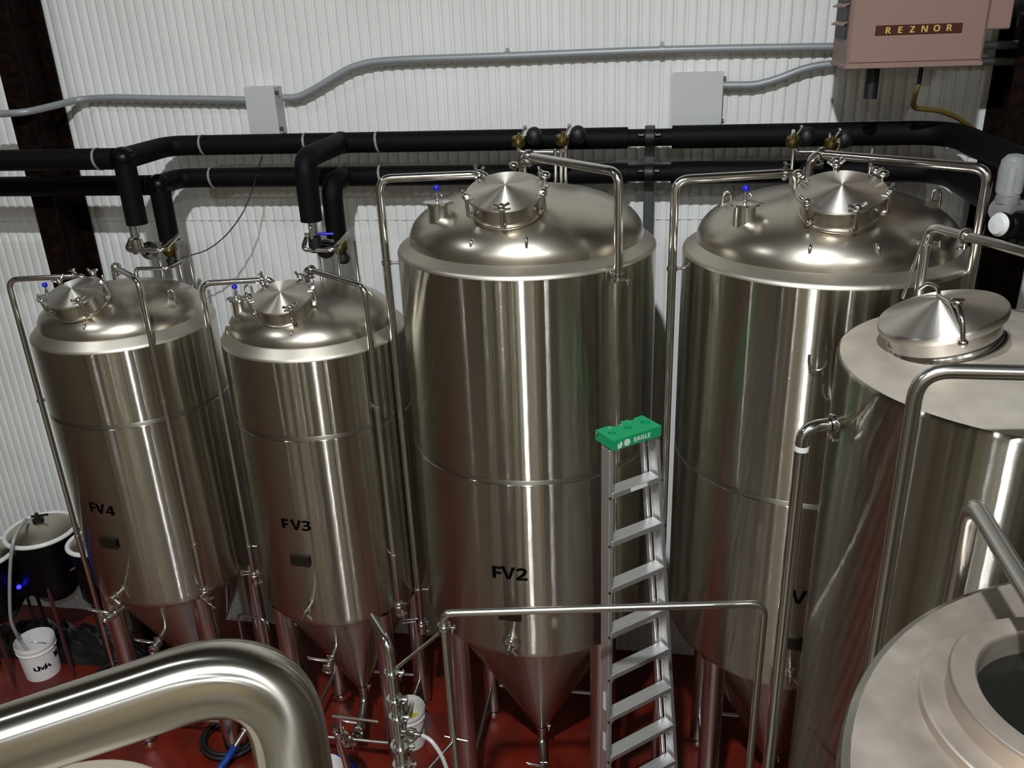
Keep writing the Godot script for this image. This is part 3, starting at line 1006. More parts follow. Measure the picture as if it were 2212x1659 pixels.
# ------------------------------------------------------------------ conduits, boxes, heater
func electrics() -> void:
	var zc := WALL + 0.085
	var r := 0.0275
	var b := MB.new()
	b.tube(smooth([on_z(-60, 250, -6.40), on_z(0, 246, -6.40), on_z(55, 242, -6.41), on_z(110, 230, -6.62), on_z(170, 216, -6.86), on_z(240, 211, zc), on_z(345, 213, zc), on_z(440, 214, zc), on_z(535, 216, zc)]), r, 16)
	one("conduit", b, M.conduit_grey, "grey conduit crossing the dark column to a square box", "conduit")
	b = MB.new()
	b.tube(smooth([on_z(612, 211, zc), on_z(640, 210, zc), on_z(665, 200, zc), on_z(700, 180, zc), on_z(735, 159, zc), on_z(775, 141, zc), on_z(850, 130, zc), on_z(1095, 121, zc), on_z(1430, 108, zc), on_z(1800, 101, zc), on_z(2300, 96, zc)]), r, 16)
	var c1 := part(self, "conduit", b, M.conduit_grey)
	tag(c1, "long grey conduit climbing from the square box and passing behind the heater", "conduit")
	for px in [[1095, 121], [1430, 108]]:
		b = MB.new()
		var p := on_z(px[0], px[1], zc)
		b.lathe([Vector2(r, -0.02), Vector2(r + 0.005, -0.02), Vector2(r + 0.005, 0.02), Vector2(r, 0.02)], 16, frame_y(p, Vector3.RIGHT))
		b.box(Vector3(0.02, 0.07, 0.03), Transform3D(Basis(), p + Vector3(0, 0.02, -0.035)), 0.002)
		part(c1, "strap", b, M.conduit_grey)
	b = MB.new()
	b.tube(smooth([on_z(1545, 184, zc), on_z(1600, 184, zc), on_z(1635, 182, zc), on_z(1680, 170, zc), on_z(1740, 148, zc), on_z(1800, 138, zc), on_z(1900, 134, zc), on_z(2300, 132, zc)]), r, 16)
	var c2 := part(self, "conduit", b, M.conduit_grey)
	tag(c2, "short grey conduit from the wide box curving up behind the heater", "conduit")
	for s in [[[527, 190], [604, 291], 0.16, "square grey electrical box joining two conduits, right of the dark column"], [[1455, 159], [1556, 277], 0.12, "wide grey electrical box on the wall near the heater"]]:
		var zf: float = WALL + s[2]
		var p := on_z(s[0][0], s[0][1], zf)
		var q := on_z(s[1][0], s[1][1], zf)
		var t := thing("electrical_box", s[3], "box")
		b = MB.new()
		b.box(Vector3(q.x - p.x, p.y - q.y, s[2]), Transform3D(Basis(), Vector3((p.x + q.x) / 2, (p.y + q.y) / 2, WALL + s[2] / 2)), 0.004)
		part(t, "enclosure", b, M.box_grey)
		b = MB.new()
		b.box(Vector3(q.x - p.x + 0.008, p.y - q.y + 0.008, 0.006), Transform3D(Basis(), Vector3((p.x + q.x) / 2, (p.y + q.y) / 2, zf)), 0.002)
		part(t, "cover", b, M.box_grey)
		for k in 2:
			b = MB.new()
			b.rod(Vector3(q.x + 0.002, lerpf(q.y, p.y, 0.12 + 0.76 * k), zf - 0.03), Vector3(q.x + 0.024, lerpf(q.y, p.y, 0.12 + 0.76 * k), zf - 0.03), 0.016, 10)
			part(t, "hinge_lug", b, M.strut_grey)

func heater() -> void:
	var zf := -5.95
	var zb := -6.45
	var bl := on_z(1826, 152, zf)
	var br := on_z(2120, 139, zf)
	var x0 := bl.x
	var x1 := br.x
	var y0 := (bl.y + br.y) / 2
	var h := 0.95
	var t := thing("unit_heater", "pink gas unit heater with a maroon name strip hanging by the wall", "heater", Vector3(0, 0, 0))
	var b := MB.new()
	b.box(Vector3(x1 - x0, h, zf - zb), Transform3D(Basis(), Vector3((x0 + x1) / 2, y0 + h / 2, (zf + zb) / 2)), 0.012)
	part(t, "casing", b, M.heater_pink)
	b = MB.new()
	b.box(Vector3(x1 - x0 + 0.012, 0.025, zf - zb + 0.012), Transform3D(Basis(), Vector3((x0 + x1) / 2, y0 + 0.012, (zf + zb) / 2)), 0.004)
	part(t, "bottom_lip", b, M.heater_pink)
	b = MB.new()
	b.box(Vector3(x1 - x0 - 0.03, h - 0.07, 0.008), Transform3D(Basis(), Vector3((x0 + x1) / 2, y0 + 0.035 + (h - 0.07) / 2, zf + 0.004)), 0.003)
	part(t, "front_panel", b, M.heater_pink)
	# side flange that stands out higher up on the right
	var fl := on_z(2172, 62, zf - 0.1)
	b = MB.new()
	b.box(Vector3(fl.x - x1, y0 + h - fl.y, 0.30), Transform3D(Basis(), Vector3((fl.x + x1) / 2, (y0 + h + fl.y) / 2, zf - 0.17)), 0.008)
	part(t, "side_housing", b, M.heater_pink)
	# louvres on the left
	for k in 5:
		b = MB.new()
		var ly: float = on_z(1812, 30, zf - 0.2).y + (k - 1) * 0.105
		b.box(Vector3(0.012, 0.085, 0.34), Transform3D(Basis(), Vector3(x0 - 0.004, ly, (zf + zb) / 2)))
		part(t, "louvre_shade_slab", b, M.black_rubber)  # black slab stands in for the shade inside the opening
		b = MB.new()
		b.box(Vector3(0.04, 0.008, 0.36), Transform3D(Basis(Vector3(0, 0, 1), 0.5), Vector3(x0 - 0.02, ly + 0.05, (zf + zb) / 2)))
		part(t, "louvre_blade", b, M.heater_pink)
	# name strip
	var n0 := on_z(1891, 67, zf + 0.012)
	var n1 := on_z(2079, 59, zf + 0.012)
	b = MB.new()
	b.box(Vector3(n1.x - n0.x, 0.055, 0.006), Transform3D(Basis(), Vector3((n0.x + n1.x) / 2, (n0.y + n1.y) / 2, zf + 0.011)), 0.002)
	var strip := part(t, "name_strip", b, M.plate_maroon, Vector3.ZERO, "maroon strip with gold letters")
	var word := "REZNOR"
	for k in 6:
		var px: float = lerpf(1918, 2050, k / 5.0)
		var p := on_z(px, 66.0 - 6.0 * k / 5.0, zf + 0.0155)
		letters(strip, word[k], Transform3D(Basis(), p), 0.036, M.gold, "letter", 1.15)
	# fan guard of wire at the back right
	var gc := on_z(2196, -5, zf - 0.15)
	for k in 7:
		b = MB.new()
		b.ring(0.03 + 0.022 * k, 0.003, frame_y(gc + Vector3(0.03, 0, 0), Vector3(1, 0, 0.4)), 32, 6)
		part(t, "guard_wire", b, M.dark_metal)
	b = MB.new()
	b.ball(gc, 0.11, 1.0)
	part(t, "fan_motor", b, M.dark_metal)
	# flue and gas stub below
	var f0 := on_z(1885, 160, zf - 0.2)
	b = MB.new()
	b.rod(Vector3(f0.x, y0 + 0.02, f0.z), Vector3(f0.x, on_z(1872, 213, zf - 0.2).y, f0.z), 0.042, 18)
	part(t, "drain_stub", b, M.black_rubber)
	var g0 := on_z(1988, 160, zf - 0.2)
	b = MB.new()
	b.rod(Vector3(g0.x, y0 + 0.02, g0.z), Vector3(g0.x, on_z(1985, 180, zf - 0.2).y, g0.z), 0.014, 12)
	part(t, "gas_stub", b, M.dark_metal)
	for sx in [0.12, 0.88]:
		b = MB.new()
		b.rod(Vector3(lerpf(x0, x1, sx), y0 + h, (zf + zb) / 2), Vector3(lerpf(x0, x1, sx), 10.5, (zf + zb) / 2), 0.008, 10)
		part(t, "hanger_rod", b, M.strut_grey)
	# yellow gas hose
	b = MB.new()
	b.tube(smooth([Vector3(g0.x, on_z(1984, 180, zf - 0.2).y, g0.z), on_z(1978, 200, zf - 0.22), on_z(1974, 230, -6.3), on_z(1998, 236, -6.35), on_z(2030, 240, -6.4), on_z(2070, 256, -6.5), on_z(2110, 285, -6.6)]), 0.016, 12)
	one("gas_hose", b, M.hose_yellow, "thin yellow gas hose hanging below the pink heater", "hose")

# ------------------------------------------------------------------ the tanks on the right
func right_tanks() -> void:
	# flat-topped tank with a hinged conical hatch
	var A := Vector3(1.53, 0, -3.58)
	var ra := 0.754
	var ya := 4.46
	var t := thing("serving_tank", "wide steel tank with pale flat top and hinged cone hatch", "tank", A)
	var b := MB.new()
	b.lathe([Vector2(ra * 0.95, 1.0), Vector2(ra, 1.08), Vector2(ra, 2.62), Vector2(ra - 0.004, 2.63), Vector2(ra - 0.004, 2.66), Vector2(ra, 2.67), Vector2(ra, ya - 0.02), Vector2(ra - 0.004, ya - 0.006), Vector2(ra - 0.012, ya)], 128)
	part(t, "jacket", b, M.brushed_steel)
	b = MB.new()
	b.lathe([Vector2(ra - 0.012, ya), Vector2(ra - 0.02, ya + 0.002), Vector2(0.30, ya + 0.09), Vector2(0.0, ya + 0.11)], 96)
	part(t, "top_plate", b, M.dull_steel)
	b = MB.new()
	b.lathe([Vector2(0, 0.42), Vector2(0.06, 0.42), Vector2(ra * 0.95, 1.0)], 64)
	part(t, "cone", b, M.brushed_steel)
	for sx in [-1.0, 1.0]:
		for sz in [-1.0, 1.0]:
			b = MB.new()
			b.lathe([Vector2(0, 0), Vector2(0.06, 0), Vector2(0.06, 1.05)], 20, Transform3D(Basis(), Vector3(sx, 0, sz) * ra * 0.62))
			part(t, "leg", b, M.pipe_steel)
	var lc := Vector3(1.157, 4.66, -3.607) - A
	var ln := Vector3(-0.275, 1, 0.02).normalized()
	var lr := 0.247
	var xf := frame_y(lc, ln)
	b = MB.new()
	b.lathe([Vector2(lr * 0.98, -0.26), Vector2(lr * 0.96, -0.125), Vector2(lr * 0.90, -0.10), Vector2(lr * 0.87, -0.09), Vector2(lr * 0.87, -0.03), Vector2(lr * 0.93, -0.02)], 64, xf)
	var hc := part(t, "hatch_collar", b, M.polished_steel)
	b = MB.new()
	b.lathe([Vector2(lr * 0.9, -0.032), Vector2(lr * 0.98, -0.03), Vector2(lr, -0.018), Vector2(lr, -0.004), Vector2(lr * 0.975, 0.006), Vector2(0.02, lr * 0.27), Vector2(0, lr * 0.275)], 64, xf)
	part(t, "hatch_lid", b, M.spun_steel)
	b = MB.new()
	var apex := xf * Vector3(0, lr * 0.275, 0)
	var k1 := on_z(2068, 655, lc.z + A.z + 0.16) - A
	b.tube(smooth([on_z(1985, 625, -3.72) - A, on_z(2005, 613, -3.70) - A, on_z(2025, 622, -3.65) - A, apex + Vector3(0, 0.01, 0), (apex + (on_z(2075, 705, -3.42) - A)) * 0.5 + Vector3(0, 0.03, 0), on_z(2075, 705, -3.40) - A]), 0.009, 10)
	part(hc, "hinge_bar", b, M.polished_steel)
	b = MB.new()
	b.tube(smooth([k1, on_z(2078, 690, -3.38) - A, on_z(2080, 735, -3.36) - A]), 0.010, 10)
	b.ball(on_z(2080, 742, -3.36) - A, 0.02)
	b.ball(k1, 0.018)
	b.box(Vector3(0.05, 0.014, 0.016), Transform3D(Basis(), k1 + Vector3(0, 0.012, 0)), 0.004)
	part(hc, "latch", b, M.polished_steel)
	# outlet elbow on the side, with the pipe that runs down to the floor
	var at := on_cyl(1812, 912, A.x, A.z, ra)
	var outp := Vector3(at.x - A.x, 0, at.z - A.z).normalized()
	var st := at_depth(1797, 916, (at - EYE).dot(cam_f) - 0.08)
	var vc := at_depth(1735, 935, (at - EYE).dot(cam_f) - 0.10)
	b = MB.new()
	b.tube(bend([at - A, st - A, Vector3(vc.x, st.y, vc.z) - A, Vector3(vc.x, 0.3, vc.z) - A], 0.11), 0.0285, 18)
	clamp_ring(b, st - A, st - Vector3(vc.x, st.y, vc.z), 0.0285)
	var op := part(t, "outlet_pipe", b, M.polished_steel)
	b = MB.new()
	b.lathe([Vector2(0.0287, -0.012), Vector2(0.0293, -0.012), Vector2(0.0293, 0.012), Vector2(0.0287, 0.012)], 18, Transform3D(Basis(), Vector3(vc.x, on_z(1728, 967, vc.z).y, vc.z) - A))
	part(op, "sticker", b, M.white_print, Vector3.ZERO, "white sticker")
	# spray arm rising behind the hatch
	var e := on_z(2005, 487, -4.35)
	var f2 := on_y(2240, 552, e.y)
	b = MB.new()
	b.tube(bend([Vector3(e.x - 0.0, 4.45, e.z + 0.02) - A, e - A, f2 - A], 0.08), 0.022, 16)
	clamp_ring(b, e.lerp(f2, 0.38) - A, f2 - e, 0.022)
	clamp_ring(b, Vector3(e.x, e.y - 0.08, e.z) - A, Vector3.UP, 0.022)
	b.rod(on_z(2000, 498, -4.33) - A, on_z(1950, 645, -4.30) - A, 0.008, 10)
	part(t, "spray_pipe", b, M.polished_steel)
	# front tank with open round hatch
	var hB := 1.2
	var B := Vector3(0.914 * hB, 0, -0.869 * hB)
	var rb := 0.649 * hB
	var yb := 5.86 - hB
	t = thing("kettle", "large steel vessel with dull flat top and open round hatch", "tank", B)
	b = MB.new()
	b.lathe([Vector2(rb * 0.96, 1.2), Vector2(rb, 1.3), Vector2(rb, yb - 0.03), Vector2(rb - 0.006, yb - 0.008), Vector2(rb - 0.02, yb)], 128)
	part(t, "jacket", b, M.brushed_steel)
	var hc2 := on_y(2335, 1562, yb + 0.02) - B
	b = MB.new()
	# top plate with a hole under the hatch: build it as strips round the opening
	var hr := 0.21
	var seg := 96
	for k in seg:
		var pts := []
		for q in [k, k + 1]:
			var an: float = TAU * q / seg
			pts.append(Vector3(sin(an) * (rb - 0.02), yb, cos(an) * (rb - 0.02)))
		var pin := []
		for q in [k, k + 1]:
			var an: float = TAU * q / seg
			pin.append(Vector3(hc2.x + sin(an) * hr, yb + 0.012, hc2.z + cos(an) * hr))
		b.face([pts[0], pts[1], pin[1], pin[0]], Vector3.UP)
	part(t, "top_plate", b, M.kettle_steel)
	b = MB.new()
	b.lathe([Vector2(hr + 0.05, yb + 0.004), Vector2(hr + 0.05, yb + 0.03), Vector2(hr + 0.045, yb + 0.034), Vector2(hr + 0.006, yb + 0.034)], 72, Transform3D(Basis(), Vector3(hc2.x, 0, hc2.z)))
	part(t, "hatch_flange", b, M.kettle_steel)
	b = MB.new()
	b.lathe([Vector2(hr + 0.008, yb + 0.03), Vector2(hr + 0.008, yb + 0.075), Vector2(hr + 0.004, yb + 0.08), Vector2(hr - 0.035, yb + 0.08), Vector2(hr - 0.04, yb + 0.072), Vector2(hr - 0.04, yb - 0.5)], 72, Transform3D(Basis(), Vector3(hc2.x, 0, hc2.z)))
	part(t, "hatch_collar", b, M.kettle_steel)
	b = MB.new()
	b.lathe([Vector2(0, yb + 0.03), Vector2(hr - 0.041, yb + 0.03)], 64, Transform3D(Basis(), Vector3(hc2.x, 0, hc2.z)))
	part(t, "hatch_disc", b, M.dark_gloss, Vector3.ZERO, "dark disc in the hatch")  # dark glossy disc set across the inside of the collar
	b = MB.new()
	b.lathe([Vector2(0, 0.9), Vector2(rb * 0.96, 1.2)], 64)
	part(t, "bottom", b, M.brushed_steel)
	for sx in [-1.0, 1.0]:
		for sz in [-1.0, 1.0]:
			b = MB.new()
			b.lathe([Vector2(0, 0), Vector2(0.06, 0), Vector2(0.06, 1.2)], 20, Transform3D(Basis(), Vector3(sx, 0, sz) * rb * 0.6))
			part(t, "leg", b, M.pipe_steel)
	# arm at the back of the front tank
	var rimp := on_y(2108, 1268, yb)
	var away := Vector3(rimp.x - B.x, 0, rimp.z - B.z).normalized()
	var vb := rimp + away * 0.05
	var topy: float = on_z(2145, 1085, vb.z).y
	b = MB.new()
	b.tube(bend([Vector3(vb.x, 3.2, vb.z) - B, Vector3(vb.x, topy, vb.z) - B, Vector3(vb.x, topy, -0.2) - B], 0.05), 0.0195, 18)
	part(t, "spray_pipe", b, M.pipe_steel)
	# tall inverted-U pipe between the two tanks
	var d := 2.72
	var c0 := at_depth(1985, 800, d)
	b = MB.new()
	var low := at_depth(1905, 1390, d)
	b.tube(bend([Vector3(c0.x + 1.6, c0.y, c0.z), c0, Vector3(c0.x, 0.0, c0.z)], 0.10), 0.0245, 20)
	one("riser_pipe", b, M.pipe_steel, "bent steel pipe rising between the hatch tank and the kettle", "pipe")
	# filter bowl and motor hung beside the far arm
	var fz := -4.3
	t = thing("filter_unit", "glass-bowled filter with a round white cap by the right-hand column", "filter")
	var gp := on_z(2186, 375, fz)
	b = MB.new()
	b.lathe([Vector2(0.0, 0.09), Vector2(0.03, 0.085), Vector2(0.052, 0.06), Vector2(0.058, 0.0), Vector2(0.055, -0.08), Vector2(0.045, -0.095)], 32, Transform3D(Basis(), gp))
	part(t, "glass_bowl", b, M.clear_glass)
	b = MB.new()
	b.lathe([Vector2(0.0, 0.03), Vector2(0.018, 0.03), Vector2(0.02, -0.09), Vector2(0.05, -0.10), Vector2(0.055, -0.13), Vector2(0.0, -0.13)], 24, Transform3D(Basis(), gp))
	part(t, "filter_core", b, M.motor_grey)
	var mp := on_z(2172, 455, fz)
	b = MB.new()
	b.lathe([Vector2(0, 0.06), Vector2(0.05, 0.055), Vector2(0.062, 0.03), Vector2(0.062, -0.16), Vector2(0, -0.16)], 28, frame_y(mp, Vector3(-0.75, 0.25, 0.6)))
	part(t, "motor_housing", b, M.motor_grey)
	b = MB.new()
	b.lathe([Vector2(0, 0.05), Vector2(0.046, 0.045), Vector2(0.056, 0.02), Vector2(0.05, 0), Vector2(0.065, -0.02), Vector2(0.07, -0.22), Vector2(0, -0.22)], 28, frame_y(on_z(2172, 485, fz + 0.06), Vector3(-0.85, 0.1, 0.45)))
	part(t, "pump_body", b, M.black_gloss)
	b = MB.new()
	b.lathe([Vector2(0, 0.064), Vector2(0.042, 0.058), Vector2(0.054, 0.04), Vector2(0.05, 0.03)], 28, frame_y(on_z(2172, 485, fz + 0.06), Vector3(-0.85, 0.1, 0.45)))
	part(t, "end_cap", b, M.box_grey)
	b = MB.new()
	b.rod(gp + Vector3(0.02, -0.12, 0), mp + Vector3(0.03, -0.02, 0), 0.022, 12)
	b.rod(mp + Vector3(0.06, -0.2, 0), Vector3(mp.x + 0.06, f2.y, mp.z), 0.018, 12)
	b.box(Vector3(0.5, 0.03, 0.12), Transform3D(Basis(), Vector3(mp.x + 0.3, on_z(2180, 535, fz).y, fz)), 0.005)
	part(t, "bracket", b, M.dark_metal)

func hose_hooks() -> void:
	for k in [[1748, 768, 1786, 782], [1778, 832, 1816, 846]]:
		var p := on_cyl(k[0], k[1], 0.988, -5.351, 0.85)
		var q := on_cyl(k[2], k[3], 0.988, -5.351, 0.85)
		var out := Vector3(p.x - 0.988, 0, p.z + 5.351).normalized()
		var b := MB.new()
		var arc := []
		var xd := (q - p)
		xd.y = 0.0
		for s in 13:
			var an := PI * s / 12.0
			arc.append((p + q) * 0.5 - xd * 0.5 * cos(an) - Vector3(0, 0.055 * sin(an), 0) + out * 0.03)
		arc.push_front(p + Vector3(0, 0.02, 0) + out * 0.03)
		arc.append(q + Vector3(0, 0.02, 0) + out * 0.03)
		b.tube(arc, 0.007, 8)
		b.rod((p + q) * 0.5 - Vector3(0, 0.055, 0) + out * 0.03, (p + q) * 0.5 - Vector3(0, 0.055, 0) - out * 0.03, 0.007, 8)
		one("hose_hook", b, M.pipe_steel, "upper of two steel hose hooks on the fermenter beneath the heater" if k[0] == 1748 else "lower of two steel hose hooks, just above the clamped elbow", "hook", "hose hooks on the fermenter")

# ------------------------------------------------------------------ ladder
func ladder() -> void:
	var P0 := Vector3(-0.214, 5.86 - 2.542, -4.289)
	var th := -0.696
	var w := Vector3(cos(th), 0, sin(th))
	var n := Vector3(-sin(th), 0, cos(th))
	var step := 0.3048
	var lean := 0.020
	var flare := 0.0145
	var wd := 0.354
	var t := thing("step_ladder", "tall aluminium stepladder with a green top, leaning between two fermenters", "ladder")
	var L := func(i: float) -> Vector3: return P0 - Vector3(0, step * i, 0) + n * lean * i - w * flare * i
	var Rr := func(i: float) -> Vector3: return P0 + w * wd - Vector3(0, step * i, 0) + n * lean * i + w * flare * i
	var bot := P0.y / step
	for side in 2:
		var fn: Callable = L if side == 0 else Rr
		var s := -1.0 if side == 0 else 1.0
		var a: Vector3 = fn.call(-0.95)
		var c: Vector3 = fn.call(bot - 0.02)
		var yb := (a - c).normalized()
		var xb := (w - yb * w.dot(yb)).normalized()
		var bs := Basis(xb, yb, xb.cross(yb))
		var ln := a.distance_to(c)
		var mid := (a + c) * 0.5
		var b := MB.new()
		b.box(Vector3(0.004, ln, 0.075), Transform3D(bs, mid + bs * Vector3(s * 0.012, 0, -0.035)), 0.001)
		b.box(Vector3(0.026, ln, 0.004), Transform3D(bs, mid + bs * Vector3(s * -0.001, 0, 0.0025)), 0.001)
		b.box(Vector3(0.026, ln, 0.004), Transform3D(bs, mid + bs * Vector3(s * -0.001, 0, -0.0725)), 0.001)
		var rail := part(t, "front_rail", b, M.aluminium)
		b = MB.new()
		b.box(Vector3(0.045, 0.05, 0.09), Transform3D(bs, c + Vector3(0, 0.02, 0) - bs.z * 0.035), 0.006)
		part(rail, "foot", b, M.black_rubber)
		# rear leg folded close behind
		var back := -n * 0.10 + w * (-s * 0.03)
		var back2 := -n * 0.10 + w * (-s * 0.03)
		b = MB.new()
		var ra := a + back
		var rc := c + back2
		rc.y = 0.0
		var y2 := (ra - rc).normalized()
		var x2 := (w - y2 * w.dot(y2)).normalized()
		var bs2 := Basis(x2, y2, x2.cross(y2))
		b.box(Vector3(0.022, ra.distance_to(rc) - 0.01, 0.035), Transform3D(bs2, (ra + rc) * 0.5), 0.003)
		part(t, "rear_leg", b, M.aluminium)
	for i in 11:
		var a: Vector3 = L.call(float(i)) + w * 0.008
		var c: Vector3 = Rr.call(float(i)) - w * 0.008
		var mid := (a + c) * 0.5
		var ln := a.distance_to(c)
		var bs := Basis(w, Vector3.UP, n)
		var b := MB.new()
		b.box(Vector3(ln, 0.004, 0.082), Transform3D(bs, mid + Vector3(0, 0.022, 0) - n * 0.036), 0.001)
		b.box(Vector3(ln, 0.034, 0.004), Transform3D(bs, mid + Vector3(0, 0.006, 0) + n * 0.005), 0.001)
		b.box(Vector3(ln, 0.034, 0.004), Transform3D(bs, mid + Vector3(0, 0.006, 0) - n * 0.077), 0.001)
		for k in 6:
			b.box(Vector3(ln, 0.0012, 0.004), Transform3D(bs, mid + Vector3(0, 0.0245, 0) - n * (0.004 + 0.014 * k)))
		var st := part(t, "step", b, M.aluminium)
		b = MB.new()
		b.rod(a - w * 0.02 + n * 0.004, a - w * 0.02 + n * 0.014, 0.006, 8)
		part(st, "rivet", b, M.dark_metal)
		b = MB.new()
		b.rod(c + w * 0.02 + n * 0.004, c + w * 0.02 + n * 0.014, 0.006, 8)
		part(st, "rivet", b, M.dark_metal)
		if i >= 4:
			b = MB.new()
			b.rod(a + w * 0.09 + Vector3(0, -0.008, 0) - n * 0.03, a - Vector3(0, 0.10, 0) - w * 0.005 - n * 0.03, 0.005, 8)
			part(st, "step_brace", b, M.aluminium)
			b = MB.new()
			b.rod(c - w * 0.09 + Vector3(0, -0.008, 0) - n * 0.03, c - Vector3(0, 0.10, 0) + w * 0.005 - n * 0.03, 0.005, 8)
			part(st, "step_brace", b, M.aluminium)
		if i == 0:
			b = MB.new()
			b.box(Vector3(0.12, 0.024, 0.001), Transform3D(bs, mid + Vector3(0, 0.006, 0) + n * 0.0078 + w * 0.02))
			part(st, "sticker", b, M.white_print)
	for i in [3, 6, 9]:
		var a: Vector3 = L.call(float(i) + 0.35) - n * 0.10 + w * 0.04
		var c: Vector3 = Rr.call(float(i) + 0.35) - n * 0.10 - w * 0.04
		var b := MB.new()
		b.box(Vector3(a.distance_to(c), 0.03, 0.012), Transform3D(Basis(w, Vector3.UP, n), (a + c) * 0.5), 0.002)
		part(t, "rear_brace", b, M.aluminium)
	# white stickers down the outer face of the near rail
	for q in [[4.35, 0.16], [5.35, 0.16]]:
		var p: Vector3 = L.call(q[0] + 0.3)
		var b := MB.new()
		b.box(Vector3(0.001, 0.19, 0.03), Transform3D(Basis(w, Vector3.UP, n), p - w * 0.0155 - n * 0.03))
		part(t, "rail_sticker", b, M.white_print)
	# moulded green cap
	var cc: Vector3 = (L.call(-1.0) + Rr.call(-1.0)) * 0.5 - n * 0.055
	var bs := Basis(w, Vector3.UP, n)
	var cx := Transform3D(bs, Vector3(cc.x, 3.675, cc.z))
	var wx := 0.168
	var wz := 0.085
	var csg := CSGCombiner3D.new()
	csg.name = "cap"
	csg.transform = cx
	var poly := CSGPolygon3D.new()
	poly.polygon = PackedVector2Array([Vector2(-wx, -wz), Vector2(-wx, wz), Vector2(-wx * 0.42, wz), Vector2(-wx * 0.36, wz * 0.72), Vector2(wx * 0.0, wz * 0.72), Vector2(wx * 0.06, wz * 1.05), Vector2(wx * 0.36, wz * 1.05), Vector2(wx * 0.42, wz * 0.8), Vector2(wx * 0.56, wz * 0.8), Vector2(wx * 0.62, wz), Vector2(wx, wz), Vector2(wx, -wz)])
	poly.depth = 0.062
	poly.rotation = Vector3(-PI / 2, 0, 0)
	poly.position = Vector3.ZERO
	poly.material = M.cap_green
	csg.add_child(poly)
	for q in [[-0.115, 0.0, 0.022], [0.0, 0.0, 0.024], [0.12, 0.0, 0.026]]:
		var cy := CSGCylinder3D.new()
		cy.radius = q[2]
		cy.height = 0.05
		cy.sides = 24
		cy.operation = CSGShape3D.OPERATION_SUBTRACTION
		cy.position = Vector3(q[0], 0.0, q[1])
		cy.material = M.cap_green
		csg.add_child(cy)
	t.add_child(csg)
	for q in [[0.01, 0.055], [-0.065, 0.06], [0.075, 0.058], [-0.16, 0.05]]:
		var b := MB.new()
		b.ball(cx * Vector3(q[0] - 0.02, 0.0, -q[1]), 0.007, 0.6)
		part(t, "cap_bolt", b, M.polished_steel)
	var fx := Transform3D(bs, cx * Vector3(0.03, -0.033, wz + 0.001))
	letters(t, "EAGLE", fx, 0.027, M.white_print, "cap_lettering", 1.05)
	var em := MB.new()
	em.prism(circle(0.021, 20), 0.0015, Transform3D(bs, cx * Vector3(-0.075, -0.034, wz + 0.001)))
	em.prism(PackedVector2Array([Vector2(-0.022, -0.02), Vector2(0.0, -0.02), Vector2(0.012, 0.0), Vector2(0.0, 0.022), Vector2(-0.008, 0.004), Vector2(-0.02, 0.012)]), 0.0015, Transform3D(bs, cx * Vector3(-0.118, -0.036, wz + 0.001)))
	part(t, "cap_emblem", em, M.white_print)

func circle(r: float, n: int) -> PackedVector2Array:
	var p := PackedVector2Array()
	for k in n:
		p.append(Vector2(cos(TAU * k / n), sin(TAU * k / n)) * r)
	return p

